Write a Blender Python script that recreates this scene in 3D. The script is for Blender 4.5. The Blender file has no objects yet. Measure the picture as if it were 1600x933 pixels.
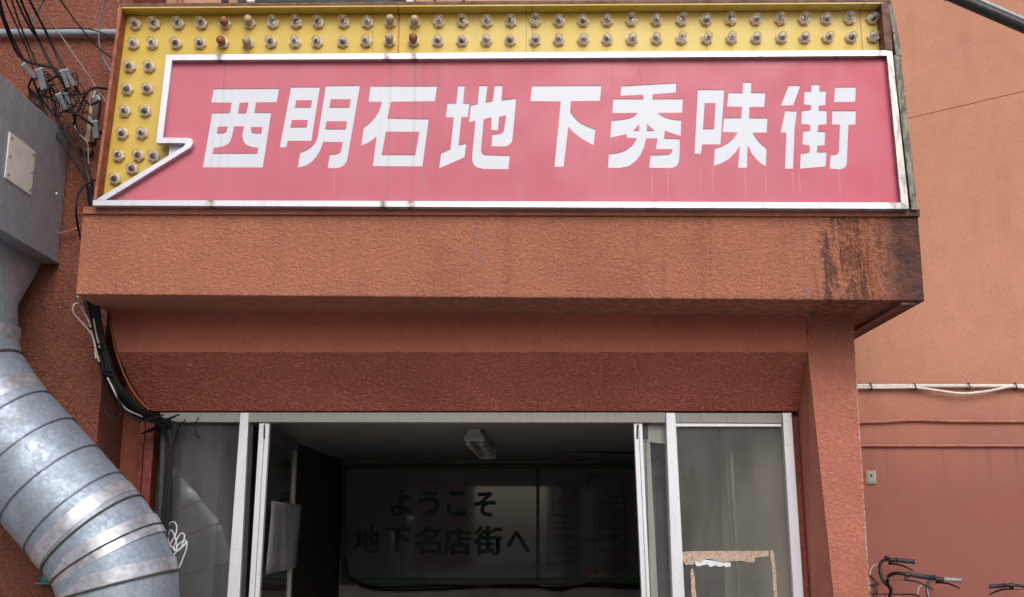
import bpy, bmesh, math, random
from mathutils import Vector, Matrix, noise
random.seed(7)
R = math.radians
scene = bpy.context.scene
C = scene.collection

# ------------------------------------------------------------------ camera
PITCH = R(12.13); FPX = 1670.0; EYE = 1.3
cam_d = bpy.data.cameras.new('camera'); cam = bpy.data.objects.new('camera', cam_d); C.objects.link(cam)
cam.location = (0, 0, EYE); cam.rotation_euler = (R(90) + PITCH, 0, 0)
cam_d.sensor_fit = 'HORIZONTAL'; cam_d.sensor_width = 36.0; cam_d.lens = 36.0 * FPX / 1600.0
cam_d.clip_start = 0.05; cam_d.clip_end = 500
scene.camera = cam
# ------------------------------------------------------------------ world, sun, exposure
SUN_EL = 40; SUN_AZ = 10           # in front of the facade, a little to the right
w = bpy.data.worlds.new('World'); scene.world = w; w.use_nodes = True
nt = w.node_tree; nt.nodes.clear()
sky = nt.nodes.new('ShaderNodeTexSky'); sky.sky_type = 'NISHITA'; sky.sun_disc = False
sky.sun_elevation = R(SUN_EL); sky.sun_rotation = R(180 - SUN_AZ); sky.dust_density = 4.0; sky.air_density = 1.2
hs = nt.nodes.new('ShaderNodeHueSaturation'); hs.inputs['Saturation'].default_value = 0.55
bg = nt.nodes.new('ShaderNodeBackground'); bg.inputs['Strength'].default_value = 0.15
wo = nt.nodes.new('ShaderNodeOutputWorld')
nt.links.new(sky.outputs[0], hs.inputs['Color']); nt.links.new(hs.outputs[0], bg.inputs[0]); nt.links.new(bg.outputs[0], wo.inputs[0])
sl = bpy.data.lights.new('sun', 'SUN'); so = bpy.data.objects.new('sun', sl); C.objects.link(so)
sl.energy = 0.95; sl.angle = R(35); sl.color = (1.0, 0.985, 0.965)
so.rotation_euler = (R(90 - SUN_EL), 0, R(SUN_AZ)); so.location = (2, -4, 12)
vs = scene.view_settings
vs.view_transform = 'Standard'; vs.look = 'None'; vs.gamma = 1; vs.use_curve_mapping = False; vs.exposure = 0.0
scene.render.engine = 'CYCLES'
scene.cycles.use_denoising = True
scene.cycles.max_bounces = 8; scene.cycles.transparent_max_bounces = 16
scene.cycles.sample_clamp_indirect = 8

# ------------------------------------------------------------------ depths (metres from the camera)
YC, YP, YD, YB, YL, YS = 6.5, 7.03, 7.35, 7.89, 7.2, 6.43      # canopy face, pier face, door, back wall, left wall, sign face
cp, sp_ = math.cos(PITCH), math.sin(PITCH)
def P(px, py, Y):
    dx = (px - 800) / FPX; dy = (466.5 - py) / FPX
    v = Vector((dx, cp - sp_ * dy, sp_ + cp * dy))
    return Vector((0, 0, EYE)) + v * (Y / v.y)
def PX(px, py, X):
    dx = (px - 800) / FPX; dy = (466.5 - py) / FPX
    v = Vector((dx, cp - sp_ * dy, sp_ + cp * dy))
    return Vector((0, 0, EYE)) + v * (X / v.x)
def WX(px, py, Y): return P(px, py, Y).x
def WZ(px, py, Y): return P(px, py, Y).z

# ------------------------------------------------------------------ node helpers
class N:
    def __init__(s, name):
        s.m = bpy.data.materials.new(name); s.m.use_nodes = True
        s.t = s.m.node_tree; s.t.nodes.clear()
        s.out = s.t.nodes.new('ShaderNodeOutputMaterial')
    def n(s, typ, **kw):
        nd = s.t.nodes.new(typ)
        for k, v in kw.items():
            if hasattr(nd, k): setattr(nd, k, v)
            else: s.set(nd.inputs[k.replace('_', ' ')], v)
        return nd
    def set(s, inp, v):
        if isinstance(v, bpy.types.NodeSocket): s.t.links.new(v, inp)
        else:
            try: inp.default_value = v
            except Exception: inp.default_value = tuple(v) + (1.0,)
    def math(s, op, a, b=None, c=None):
        nd = s.t.nodes.new('ShaderNodeMath'); nd.operation = op
        s.set(nd.inputs[0], a)
        if b is not None: s.set(nd.inputs[1], b)
        if c is not None: s.set(nd.inputs[2], c)
        return nd.outputs[0]
    def ramp(s, v, lo, hi, a=0.0, b=1.0):
        nd = s.t.nodes.new('ShaderNodeMapRange'); nd.clamp = True; nd.interpolation_type = 'SMOOTHSTEP'
        s.set(nd.inputs[0], v); s.set(nd.inputs[1], lo); s.set(nd.inputs[2], hi); s.set(nd.inputs[3], a); s.set(nd.inputs[4], b)
        return nd.outputs[0]
    def mix(s, f, a, b, mode='MIX'):
        nd = s.t.nodes.new('ShaderNodeMix'); nd.data_type = 'RGBA'; nd.blend_type = mode
        s.set(nd.inputs[0], f); s.set(nd.inputs[6], a if not isinstance(a, tuple) else a + (1.0,) if len(a) == 3 else a)
        s.set(nd.inputs[7], b if not isinstance(b, tuple) else b + (1.0,) if len(b) == 3 else b)
        return nd.outputs[2]
    def pos(s):
        if not hasattr(s, '_p'): s._p = s.t.nodes.new('ShaderNodeNewGeometry').outputs['Position']
        return s._p
    def xyz(s):
        if not hasattr(s, '_x'):
            nd = s.t.nodes.new('ShaderNodeSeparateXYZ'); s.t.links.new(s.pos(), nd.inputs[0]); s._x = nd.outputs
        return s._x
    def noise(s, scale, detail=3, rough=0.55, dist=0.0, stretch=None, off=(0, 0, 0)):
        mp = s.t.nodes.new('ShaderNodeMapping'); s.t.links.new(s.pos(), mp.inputs[0])
        if stretch: mp.inputs['Scale'].default_value = stretch
        mp.inputs['Location'].default_value = off
        nd = s.t.nodes.new('ShaderNodeTexNoise'); s.t.links.new(mp.outputs[0], nd.inputs['Vector'])
        nd.inputs['Scale'].default_value = scale; nd.inputs['Detail'].default_value = detail
        nd.inputs['Roughness'].default_value = rough; nd.inputs['Distortion'].default_value = dist
        return nd.outputs[0]
    def voro(s, scale, feature='F1', out='Distance', stretch=None):
        mp = s.t.nodes.new('ShaderNodeMapping'); s.t.links.new(s.pos(), mp.inputs[0])
        if stretch: mp.inputs['Scale'].default_value = stretch
        nd = s.t.nodes.new('ShaderNodeTexVoronoi'); nd.feature = feature; s.t.links.new(mp.outputs[0], nd.inputs['Vector'])
        nd.inputs['Scale'].default_value = scale
        return nd.outputs[out]
    def bump(s, h, strength, dist=0.01):
        nd = s.t.nodes.new('ShaderNodeBump'); s.set(nd.inputs['Height'], h)
        nd.inputs['Strength'].default_value = strength; nd.inputs['Distance'].default_value = dist
        return nd.outputs[0]
    def band(s, x, lo, hi, soft):
        return s.math('MULTIPLY', s.ramp(x, lo - soft, lo + soft), s.ramp(x, hi - soft, hi + soft, 1.0, 0.0))
    def bsdf(s, color, rough=0.6, metal=0.0, normal=None, spec=0.5, **kw):
        b = s.t.nodes.new('ShaderNodeBsdfPrincipled')
        s.set(b.inputs['Base Color'], color if not isinstance(color, tuple) else color + (1.0,))
        s.set(b.inputs['Roughness'], rough); s.set(b.inputs['Metallic'], metal)
        s.set(b.inputs['Specular IOR Level'], spec)
        for k, v in kw.items(): s.set(b.inputs[k.replace('_', ' ')], v)
        if normal is not None: s.t.links.new(normal, b.inputs['Normal'])
        s.t.links.new(b.outputs[0], s.out.inputs[0]); return b

def simple(name, col, rough=0.5, metal=0.0, var=0.15, scale=30, bump=0.0, spec=0.5):
    n = N(name); f = n.noise(scale, 4)
    dark = tuple(c * (1 - var) for c in col); lite = tuple(min(1, c * (1 + var)) for c in col)
    c = n.mix(n.ramp(f, 0.3, 0.7), dark, lite)
    nm = n.bump(f, bump, 0.004) if bump else None
    n.bsdf(c, n.ramp(n.noise(scale * 0.4, 3), 0.3, 0.7, max(0.02, rough - .08), min(1, rough + .08)), metal, nm, spec); return n.m

def stucco(name, col, bscale=34, bstr=0.7, bdist=0.012, streak=0.25, streak_c=(0.10, 0.045, 0.04), patch=0.12, dirt=(), extra=None, chips=0.5):
    n = N(name); x, y, z = n.xyz()[0], n.xyz()[1], n.xyz()[2]
    a = n.noise(1.1, 5, 0.6); b = n.noise(7.0, 4, 0.6)
    c = n.mix(n.ramp(a, 0.3, 0.7), tuple(k * (1 - patch) for k in col), tuple(k * (1 + patch) for k in col))
    c = n.mix(n.ramp(b, 0.35, 0.75, 0, 0.35), c, tuple(k * 0.78 for k in col))
    st = n.noise(1.0, 5, 0.65, stretch=(5.5, 5.5, 0.35))
    c = n.mix(n.ramp(st, 0.52, 0.78, 0, streak), c, streak_c)
    h1 = n.noise(bscale, 3, 0.55, 1.2, off=(3, 1, 2)); h2 = n.noise(bscale * 2.7, 2, 0.6)
    h = n.math('ADD', n.ramp(h1, 0.25, 0.75), n.math('MULTIPLY', h2, 0.35))
    c = n.mix(n.ramp(h1, 0.34, 0.56, 0.30, 0.0), c, tuple(k * 0.55 for k in col))      # pits coloured darker so the grain shows
    for (x0, x1, z0, z1, soft, dc, amt, sc, seed) in dirt:
        m = n.math('MULTIPLY', n.band(x, x0, x1, soft), n.band(z, z0, z1, 0.06))
        s = n.noise(1.0, 5, 0.7, 0.3, stretch=(sc, sc, sc * 0.12), off=(seed, seed * 2, 0))
        s2 = n.noise(22, 3, 0.6)
        pit = n.math('MULTIPLY', n.math('SUBTRACT', 0.5, h1), 0.55)
        sh = n.math('MULTIPLY', n.math('SUBTRACT', m, 1.0), 0.42)
        tot = n.math('ADD', n.math('ADD', s, pit), n.math('ADD', n.math('MULTIPLY', n.math('SUBTRACT', s2, 0.5), 0.4), sh))
        k = n.ramp(tot, 0.40, 0.64)
        c = n.mix(n.math('MULTIPLY', k, amt), c, dc)
    if extra: c = extra(n, c)
    if chips:
        ch = n.noise(19, 2, 0.5, off=(9, 4, 1))
        c = n.mix(n.ramp(ch, 0.795, 0.81, 0, chips), c, (0.62, 0.52, 0.46))
    n.bsdf(c, 0.88, 0, n.bump(h, bstr, bdist), 0.25); return n.m

# ------------------------------------------------------------------ object helpers
def link(name, me, mat, parent=None, label=None):
    o = bpy.data.objects.new(name, me); C.objects.link(o)
    if mat is not None:
        if isinstance(mat, (list, tuple)):
            for m_ in mat: me.materials.append(m_)
        else: me.materials.append(mat)
    if parent is not None:
        o.parent = parent
        off = Vector((0, 0, 0)); q = parent
        while q is not None: off += Vector(q.location); q = q.parent
        me.transform(Matrix.Translation(-off))
    if label: o['label'] = label
    return o
def mesh_of(bm, name='m', smooth=False):
    bmesh.ops.recalc_face_normals(bm, faces=bm.faces[:])
    me = bpy.data.meshes.new(name); bm.to_mesh(me); bm.free()
    if smooth:
        for p in me.polygons: p.use_smooth = True
        me.set_sharp_from_angle(angle=R(48))
    return me
def obj(name, bm, mat, parent=None, label=None, smooth=False):
    return link(name, mesh_of(bm, name, smooth), mat, parent, label)
def tag(o, label, cat, group=None):
    o['label'] = label; o['category'] = cat
    if group: o['group'] = group
    return o
def thing(name, label, cat, loc=(0, 0, 0), group=None):
    o = bpy.data.objects.new(name, None); C.objects.link(o); o.location = loc; o.empty_display_size = 0.1
    return tag(o, label, cat, group)
def struct(name, bm, mat):
    o = obj(name, bm, mat); o['kind'] = 'structure'; return o
def box(bm, x0, x1, y0, y1, z0, z1, bev=0.0):
    vs_ = [bm.verts.new(p) for p in ((x0, y0, z0), (x1, y0, z0), (x1, y1, z0), (x0, y1, z0), (x0, y0, z1), (x1, y0, z1), (x1, y1, z1), (x0, y1, z1))]
    fs = [bm.faces.new([vs_[i] for i in f]) for f in ((0, 1, 2, 3), (4, 5, 6, 7), (0, 1, 5, 4), (1, 2, 6, 5), (2, 3, 7, 6), (3, 0, 4, 7))]
    if bev:
        es = list({e for f in fs for e in f.edges})
        bmesh.ops.bevel(bm, geom=es, offset=bev, segments=2, affect='EDGES', profile=0.5)
    return bm
def prism(bm, pts, depth, bev=0.0, dvec=None):
    """solid: polygon pts (Vectors) pushed straight back by depth"""
    d = dvec if dvec is not None else Vector((0, depth, 0))
    f_ = [bm.verts.new(p) for p in pts]; b_ = [bm.verts.new(Vector(p) + d) for p in pts]
    n = len(pts)
    a = bm.faces.new(f_); bm.faces.new(list(reversed(b_)))
    for i in range(n): bm.faces.new((f_[i], f_[(i + 1) % n], b_[(i + 1) % n], b_[i]))
    if bev: bmesh.ops.bevel(bm, geom=list(a.edges), offset=bev, segments=2, affect='EDGES', profile=0.5)
    return bm
def pxs(pts, Y): return [P(a, b, Y) for a, b in pts]
def catmull(pts, k=6):
    if len(pts) < 3: return [Vector(p) for p in pts]
    p = [Vector(q) for q in pts]; p = [p[0] * 2 - p[1]] + p + [p[-1] * 2 - p[-2]]
    out = []
    for i in range(1, len(p) - 2):
        for j in range(k):
            t = j / k; a, b, c, d = p[i - 1], p[i], p[i + 1], p[i + 2]
            out.append(0.5 * ((2 * b) + (c - a) * t + (2 * a - 5 * b + 4 * c - d) * t * t + (3 * b - a - 3 * c + d) * t ** 3))
    out.append(p[-2]); return out
def sweep(bm, path, r, n=8, cap=True, closed=False):
    path = [Vector(p) for p in path]
    rr = r if isinstance(r, (list, tuple)) else [r] * len(path)
    m = len(path); t = []
    for i in range(m):
        if closed: v = path[(i + 1) % m] - path[(i - 1) % m]
        else: v = path[min(i + 1, m - 1)] - path[max(i - 1, 0)]
        t.append(v.normalized())
    u = t[0].orthogonal().normalized(); rings = []
    for i in range(m):
        u = (u - t[i] * u.dot(t[i])).normalized(); v = t[i].cross(u)
        sc = 1.0
        rings.append([bm.verts.new(path[i] + (u * math.cos(2 * math.pi * k / n) + v * math.sin(2 * math.pi * k / n)) * rr[i]) for k in range(n)])
    for i in range(m if closed else m - 1):
        A, B = rings[i], rings[(i + 1) % m]
        for k in range(n): bm.faces.new((A[k], A[(k + 1) % n], B[(k + 1) % n], B[k]))
    if cap and not closed:
        bm.faces.new(list(reversed(rings[0]))); bm.faces.new(rings[-1])
    return bm
def tube(name, pts, r, mat, parent=None, label=None, n=8, smooth_path=True, k=6):
    bm = bmesh.new(); sweep(bm, catmull(pts, k) if smooth_path else pts, r, n)
    return obj(name, bm, mat, parent, label, True)
def lathe_y(bm, prof, n=20, cap0=True, cap1=True):
    """profile (r, y) turned about the Y axis"""
    rings = [[bm.verts.new((r * math.cos(2 * math.pi * k / n), y, r * math.sin(2 * math.pi * k / n))) for k in range(n)] for r, y in prof]
    for A, B in zip(rings, rings[1:]):
        for k in range(n): bm.faces.new((A[k], A[(k + 1) % n], B[(k + 1) % n], B[k]))
    if cap0: bm.faces.new(rings[0])
    if cap1: bm.faces.new(rings[-1])
    return bm
def flat_shape(loops, Y, half, bevel=0.0):
    """filled 2D outline (list of loops of world x,z; even-odd holes) -> mesh, front at Y - half"""
    cu = bpy.data.curves.new('outline', 'CURVE'); cu.dimensions = '2D'; cu.fill_mode = 'BOTH'; cu.extrude = half; cu.bevel_depth = bevel
    for lp in loops:
        s = cu.splines.new('POLY'); s.points.add(len(lp) - 1); s.use_cyclic_u = True
        for q, (a, b) in zip(s.points, lp): q.co = (a, b, 0, 1)
    o = bpy.data.objects.new('outline', cu); C.objects.link(o)
    dg = bpy.context.evaluated_depsgraph_get(); dg.update()
    me = bpy.data.meshes.new_from_object(o.evaluated_get(dg))
    bpy.data.objects.remove(o); bpy.data.curves.remove(cu)
    me.transform(Matrix(((1, 0, 0, 0), (0, 0, -1, Y), (0, 1, 0, 0), (0, 0, 0, 1))))
    return me
def text_mesh(body, bbox, Y, bold=0.0, half=0.002, stretch=True):
    """lettering filled to a picture-measured box on the board it is painted on"""
    cu = bpy.data.curves.new('lettering', 'FONT'); cu.body = body; cu.size = 1; cu.offset = bold; cu.extrude = 0.0; cu.resolution_u = 3
    o = bpy.data.objects.new('lettering', cu); C.objects.link(o)
    dg = bpy.context.evaluated_depsgraph_get(); dg.update()
    me = bpy.data.meshes.new_from_object(o.evaluated_get(dg))
    bpy.data.objects.remove(o); bpy.data.curves.remove(cu)
    if not me.vertices: return me
    xs = [v.co.x for v in me.vertices]; ys = [v.co.y for v in me.vertices]
    a = P(bbox[0], bbox[3], Y); b = P(bbox[2], bbox[1], Y)
    sx = (b.x - a.x) / (max(xs) - min(xs)); sy = (b.z - a.z) / (max(ys) - min(ys))
    x0, y0 = min(xs), min(ys)
    for v in me.vertices: v.co = Vector((a.x + (v.co.x - x0) * sx, Y - half, a.z + (v.co.y - y0) * sy))
    return me

# ------------------------------------------------------------------ materials
def hexa(r, g, b):
    f = lambda c: (c / 255 / 12.92) if c <= 10 else ((c / 255 + 0.055) / 1.055) ** 2.4
    return (f(r), f(g), f(b))
TERRA = (0.40, 0.150, 0.092)
zc0 = WZ(1400, 470, YC); zc1 = WZ(1400, 337, YC)
def canopy_extra(n, c):
    x, y, z = n.xyz()[0], n.xyz()[1], n.xyz()[2]
    # thin wandering runs and a hanging dirt line below the coping
    s = n.noise(1.0, 4, 0.7, 0.2, stretch=(38, 38, 1.6), off=(2, 0, 5))
    g = n.band(x, WX(1270, 400, YC), WX(1400, 400, YC), 0.16)
    c = n.mix(n.math('MULTIPLY', g, n.ramp(s, 0.54, 0.66, 0, 0.75)), c, (0.055, 0.030, 0.026))
    s3 = n.noise(1.0, 3, 0.7, 0.2, stretch=(9, 9, 0.7), off=(7, 0, 1))
    c = n.mix(n.ramp(s3, 0.60, 0.75, 0, 0.4), c, (0.20, 0.075, 0.055))
    for px_, wd, a_ in ((1112, 0.006, 0.5), (1001, 0.004, 0.3), (1075, 0.004, 0.25), (560, 0.005, 0.2), (905, 0.004, 0.2)):
        xx = WX(px_, 400, YC); wob = n.math('ADD', x, n.math('MULTIPLY', n.math('SUBTRACT', n.noise(2.2, 2, off=(px_, 0, 0)), 0.5), 0.10))
        c = n.mix(n.math('MULTIPLY', n.math('MULTIPLY', n.band(wob, xx - wd, xx + wd, 0.012), n.ramp(n.noise(18, 3), 0.3, 0.6, 0.4, 1.0)), n.ramp(z, zc0 + 0.05, zc1, a_ * 0.4, a_)), c, (0.12, 0.055, 0.045))
    for px_, wd in ((1257, 0.018), (748, 0.02)):
        xx = WX(px_, 400, YC)
        c = n.mix(n.math('MULTIPLY', n.math('MULTIPLY', n.band(x, xx - wd, xx + wd, 0.02), n.ramp(n.noise(14, 3), 0.4, 0.7)), 0.4), c, (0.30, 0.20, 0.22))
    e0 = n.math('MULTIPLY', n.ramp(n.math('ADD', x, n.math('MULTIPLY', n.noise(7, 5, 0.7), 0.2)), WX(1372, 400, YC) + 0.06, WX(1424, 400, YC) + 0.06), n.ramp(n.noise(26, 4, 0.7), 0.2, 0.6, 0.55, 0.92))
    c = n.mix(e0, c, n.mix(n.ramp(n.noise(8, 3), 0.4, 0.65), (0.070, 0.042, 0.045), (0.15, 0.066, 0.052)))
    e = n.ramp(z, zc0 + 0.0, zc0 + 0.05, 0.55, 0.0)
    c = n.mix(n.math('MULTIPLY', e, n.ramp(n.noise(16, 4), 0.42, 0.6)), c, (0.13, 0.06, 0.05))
    return c
M = {}
M['canopy'] = stucco('canopy_stucco', (0.485, 0.190, 0.116), 46, 0.8, 0.011, 0.35, (0.20, 0.085, 0.065), 0.1, dirt=[
    (WX(1262, 400, YC), WX(1398, 400, YC), zc0 - 1, zc1 + 1, 0.17, (0.085, 0.045, 0.038), 0.85, 17, 1.0),
    (WX(1300, 400, YC), WX(1405, 400, YC), zc0 - 1, zc1 + 1, 0.2, (0.27, 0.085, 0.034), 0.7, 12, 4.0),
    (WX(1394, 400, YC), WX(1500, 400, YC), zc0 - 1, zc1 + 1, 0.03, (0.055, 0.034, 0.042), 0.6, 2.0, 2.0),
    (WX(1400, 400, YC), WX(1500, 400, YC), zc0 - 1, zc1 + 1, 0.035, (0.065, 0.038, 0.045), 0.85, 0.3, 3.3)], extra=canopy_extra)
def cope_extra(n, c):
    x, z = n.xyz()[0], n.xyz()[2]
    zt = WZ(800, 325, YC)
    e = n.math('MULTIPLY', n.ramp(z, zt - 0.045, zt, 0, 1), n.ramp(n.noise(9, 4), 0.40, 0.62))
    c = n.mix(n.math('MULTIPLY', e, n.ramp(x, 0.5, 2.0, 0.25, 0.95)), c, (0.03, 0.025, 0.026))
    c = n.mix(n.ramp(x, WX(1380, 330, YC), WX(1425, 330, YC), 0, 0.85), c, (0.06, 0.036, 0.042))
    return c
M['coping'] = stucco('coping_stucco', (0.46, 0.18, 0.115), 45, 0.5, 0.010, 0.35, (0.08, 0.045, 0.04), 0.2, extra=cope_extra)
M['lintel'] = stucco('rough_lintel_stucco', (0.60, 0.182, 0.126), 40, 1.0, 0.022, 0.15, (0.22, 0.07, 0.055))
M['lintel_top'] = stucco('smooth_lintel_paint', (0.60, 0.202, 0.138), 46, 0.5, 0.008, 0.25, (0.30, 0.095, 0.07), 0.14)
def pier_extra(n, c):
    # a chipped, unpainted arris down the outer corner
    x, z = n.xyz()[0], n.xyz()[2]
    xa, za = WX(1333, 497, YP), WZ(1333, 497, YP); xb = WX(1358, 933, YP); zb_ = 0.0
    edge = n.math('ADD', n.math('MULTIPLY', z, (xa - xb) / (za - zb_)), xb - zb_ * (xa - xb) / (za - zb_))
    d = n.math('SUBTRACT', edge, x)
    k = n.math('MULTIPLY', n.ramp(d, 0.004, 0.008, 1.0, 0.0), n.ramp(n.noise(22, 4, 0.7), 0.46, 0.52))
    return n.mix(n.math('MULTIPLY', k, 0.85), c, (0.62, 0.52, 0.47))
M['pier'] = stucco('pier_stucco', (0.575, 0.208, 0.146), 42, 0.75, 0.011, 0.15, (0.2, 0.08, 0.06), extra=pier_extra)
def rw_extra(n, c):
    x, z = n.xyz()[0], n.xyz()[2]
    zt = WZ(1500, 697, YB)
    s = n.noise(1.0, 5, 0.7, 0.1, stretch=(10, 10, 0.35), off=(5, 2, 3))
    k = n.math('MULTIPLY', n.ramp(s, 0.45, 0.68), n.math('MULTIPLY', n.ramp(z, zt - 0.9, zt - 0.05, 0, 1), n.ramp(z, zt - 0.01, zt + 0.01, 1, 0)))
    c = n.mix(n.math('MULTIPLY', k, 0.55), c, (0.24, 0.10, 0.095))
    d = n.noise(0.9, 5, 0.6, 0.3, off=(4, 0, 1))
    c = n.mix(n.ramp(d, 0.5, 0.72, 0, 0.4), c, (0.40, 0.21, 0.19))
    # the wall colour blends to a darker red towards the bottom
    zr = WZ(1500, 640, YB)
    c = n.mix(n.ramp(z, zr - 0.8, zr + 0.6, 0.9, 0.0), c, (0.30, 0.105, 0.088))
    return c
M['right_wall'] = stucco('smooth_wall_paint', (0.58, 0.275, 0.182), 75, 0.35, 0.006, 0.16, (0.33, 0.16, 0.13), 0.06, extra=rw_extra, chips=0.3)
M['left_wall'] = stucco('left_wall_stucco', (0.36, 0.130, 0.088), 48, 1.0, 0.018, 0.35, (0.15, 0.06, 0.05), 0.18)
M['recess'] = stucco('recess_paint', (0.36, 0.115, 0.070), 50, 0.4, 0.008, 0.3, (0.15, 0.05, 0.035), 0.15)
M['upper_wall'] = stucco('upper_wall_paint', (0.60, 0.33, 0.23), 60, 0.3, 0.006, 0.15, (0.4, 0.2, 0.15), 0.06)
def alu(name, col=(0.78, 0.78, 0.80), rough=0.42, dirt=0.35, metal=0.55):
    n = N(name)
    c = n.mix(n.ramp(n.noise(1, 5, 0.7, stretch=(60, 60, 4)), 0.45, 0.75, 0, dirt), col, tuple(k * 0.45 for k in col))
    c = n.mix(n.ramp(n.noise(45, 4, 0.7), 0.60, 0.72, 0, dirt * 1.3), c, (0.10, 0.085, 0.075))
    n.bsdf(c, 0.42, metal, n.bump(n.noise(120, 2), 0.05, 0.002)); return n.m
M['alu'] = alu('brushed_aluminium', (0.84, 0.84, 0.90), 0.42, 0.25)
M['alu_dull'] = alu('dull_aluminium', (0.33, 0.315, 0.30), 0.5, 0.45, 0.3)
def strip_mat():
    n = N('sign_trim_metal'); x, z = n.xyz()[0], n.xyz()[2]
    c = n.mix(n.ramp(n.noise(26, 4, 0.7), 0.5, 0.75, 0, 0.3), (0.66, 0.66, 0.72), (0.42, 0.41, 0.44))
    st = n.noise(1, 4, 0.7, stretch=(14, 14, 3), off=(1, 1, 1))
    c = n.mix(n.math('MULTIPLY', n.ramp(st, 0.5, 0.66), n.ramp(x, -1.0, 1.8, 0.15, 0.6)), c, (0.27, 0.25, 0.24))
    for px_ in (343, 605, 647):
        xx = WX(px_, 90, YS); c = n.mix(n.math('MULTIPLY', n.band(x, xx - 0.02, xx + 0.02, 0.025), n.ramp(n.noise(30, 3), 0.3, 0.6, 0.3, 0.9)), c, (0.10, 0.075, 0.03))
    r = n.ramp(x, WX(1370, 200, YS), WX(1392, 200, YS))
    c = n.mix(n.math('MULTIPLY', r, 0.75), c, n.mix(n.ramp(n.noise(1, 5, 0.7, stretch=(30, 30, 8)), 0.4, 0.65), (0.46, 0.44, 0.40), (0.10, 0.085, 0.07)))
    n.bsdf(c, 0.36, 0.5); return n.m
M['trim'] = strip_mat()
def side_mat():
    n = N('weathered_side_metal')
    c = n.mix(n.ramp(n.noise(1, 5, 0.7, stretch=(40, 40, 7)), 0.38, 0.62), (0.34, 0.32, 0.27), (0.14, 0.12, 0.095))
    c = n.mix(n.ramp(n.noise(14, 5, 0.7), 0.56, 0.66, 0, 0.8), c, (0.06, 0.05, 0.045))
    c = n.mix(n.ramp(n.noise(33, 4, 0.7), 0.64, 0.70, 0, 0.8), c, (0.55, 0.54, 0.5))
    n.bsdf(c, 0.7, 0.15); return n.m
M['side'] = side_mat()
def pink_mat():
    n = N('faded_red_acrylic'); x, z = n.xyz()[0], n.xyz()[2]
    f = n.noise(1, 4, 0.6, stretch=(14, 14, 0.5)); g = n.noise(0.8, 3, 0.5)
    c = n.mix(n.ramp(f, 0.3, 0.72), (0.56, 0.105, 0.160), (0.515, 0.125, 0.185))
    c = n.mix(n.ramp(g, 0.35, 0.7, 0, 0.35), c, (0.68, 0.20, 0.27))
    c = n.mix(n.ramp(x, WX(1150, 200, YS), WX(1400, 200, YS), 0, 0.5), c, (0.62, 0.075, 0.13))
    fs = n.noise(1, 4, 0.7, stretch=(50, 50, 0.9), off=(3, 3, 3))
    c = n.mix(n.ramp(fs, 0.60, 0.78, 0, 0.35), c, (0.66, 0.26, 0.32))
    zt = WZ(640, 95, YS); zb = WZ(640, 260, YS)
    for px_, w_, a_ in ((607, 0.010, 0.25), (646, 0.010, 0.38), (343, 0.008, 0.35), (960, 0.003, 0.35), (1003, 0.006, 0.25), (522, 0.003, 0.25), (683, 0.006, 0.35), (660, 0.01, 0.3)):
        xx = WX(px_, 200, YS)
        m = n.math('MULTIPLY', n.band(x, xx - w_, xx + w_, 0.006), n.ramp(z, zt - 1.0, zt, 0.35, 1.0))
        c = n.mix(n.math('MULTIPLY', m, a_), c, (0.26, 0.13, 0.10))
    # pale runs that drip from the feet of the letters
    for px_ in (1097, 1116, 1167, 1199, 1242, 1252, 1315, 520, 1045, 1020):
        xx = WX(px_, 290, YS); z1 = WZ(px_, 262, YS); z0 = WZ(px_, 300, YS)
        m = n.math('MULTIPLY', n.band(x, xx - 0.004, xx + 0.004, 0.005), n.band(z, z0, z1, 0.03))
        c = n.mix(n.math('MULTIPLY', m, 0.2), c, (0.80, 0.45, 0.48))
    n.bsdf(c, n.ramp(n.noise(5, 3), 0.3, 0.7, 0.32, 0.5), 0, None, 0.4); return n.m
M['pink'] = pink_mat()
def white_mat():
    n = N('white_acrylic'); x = n.xyz()[0]
    c = n.mix(n.ramp(n.noise(1, 4, 0.6, stretch=(20, 20, 1.0)), 0.45, 0.8, 0, 0.25), (0.67, 0.70, 0.79), (0.60, 0.61, 0.65))
    for px_, w_, a_ in ((607, 0.010, 0.35), (646, 0.010, 0.4), (343, 0.008, 0.3), (331, 0.006, 0.3), (592, 0.005, 0.2), (357, 0.004, 0.2)):
        xx = WX(px_, 200, YS); c = n.mix(n.math('MULTIPLY', n.band(x, xx - w_, xx + w_, 0.008), a_), c, (0.50, 0.48, 0.36))
    n.bsdf(c, 0.35); return n.m
M['white'] = white_mat()
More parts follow.
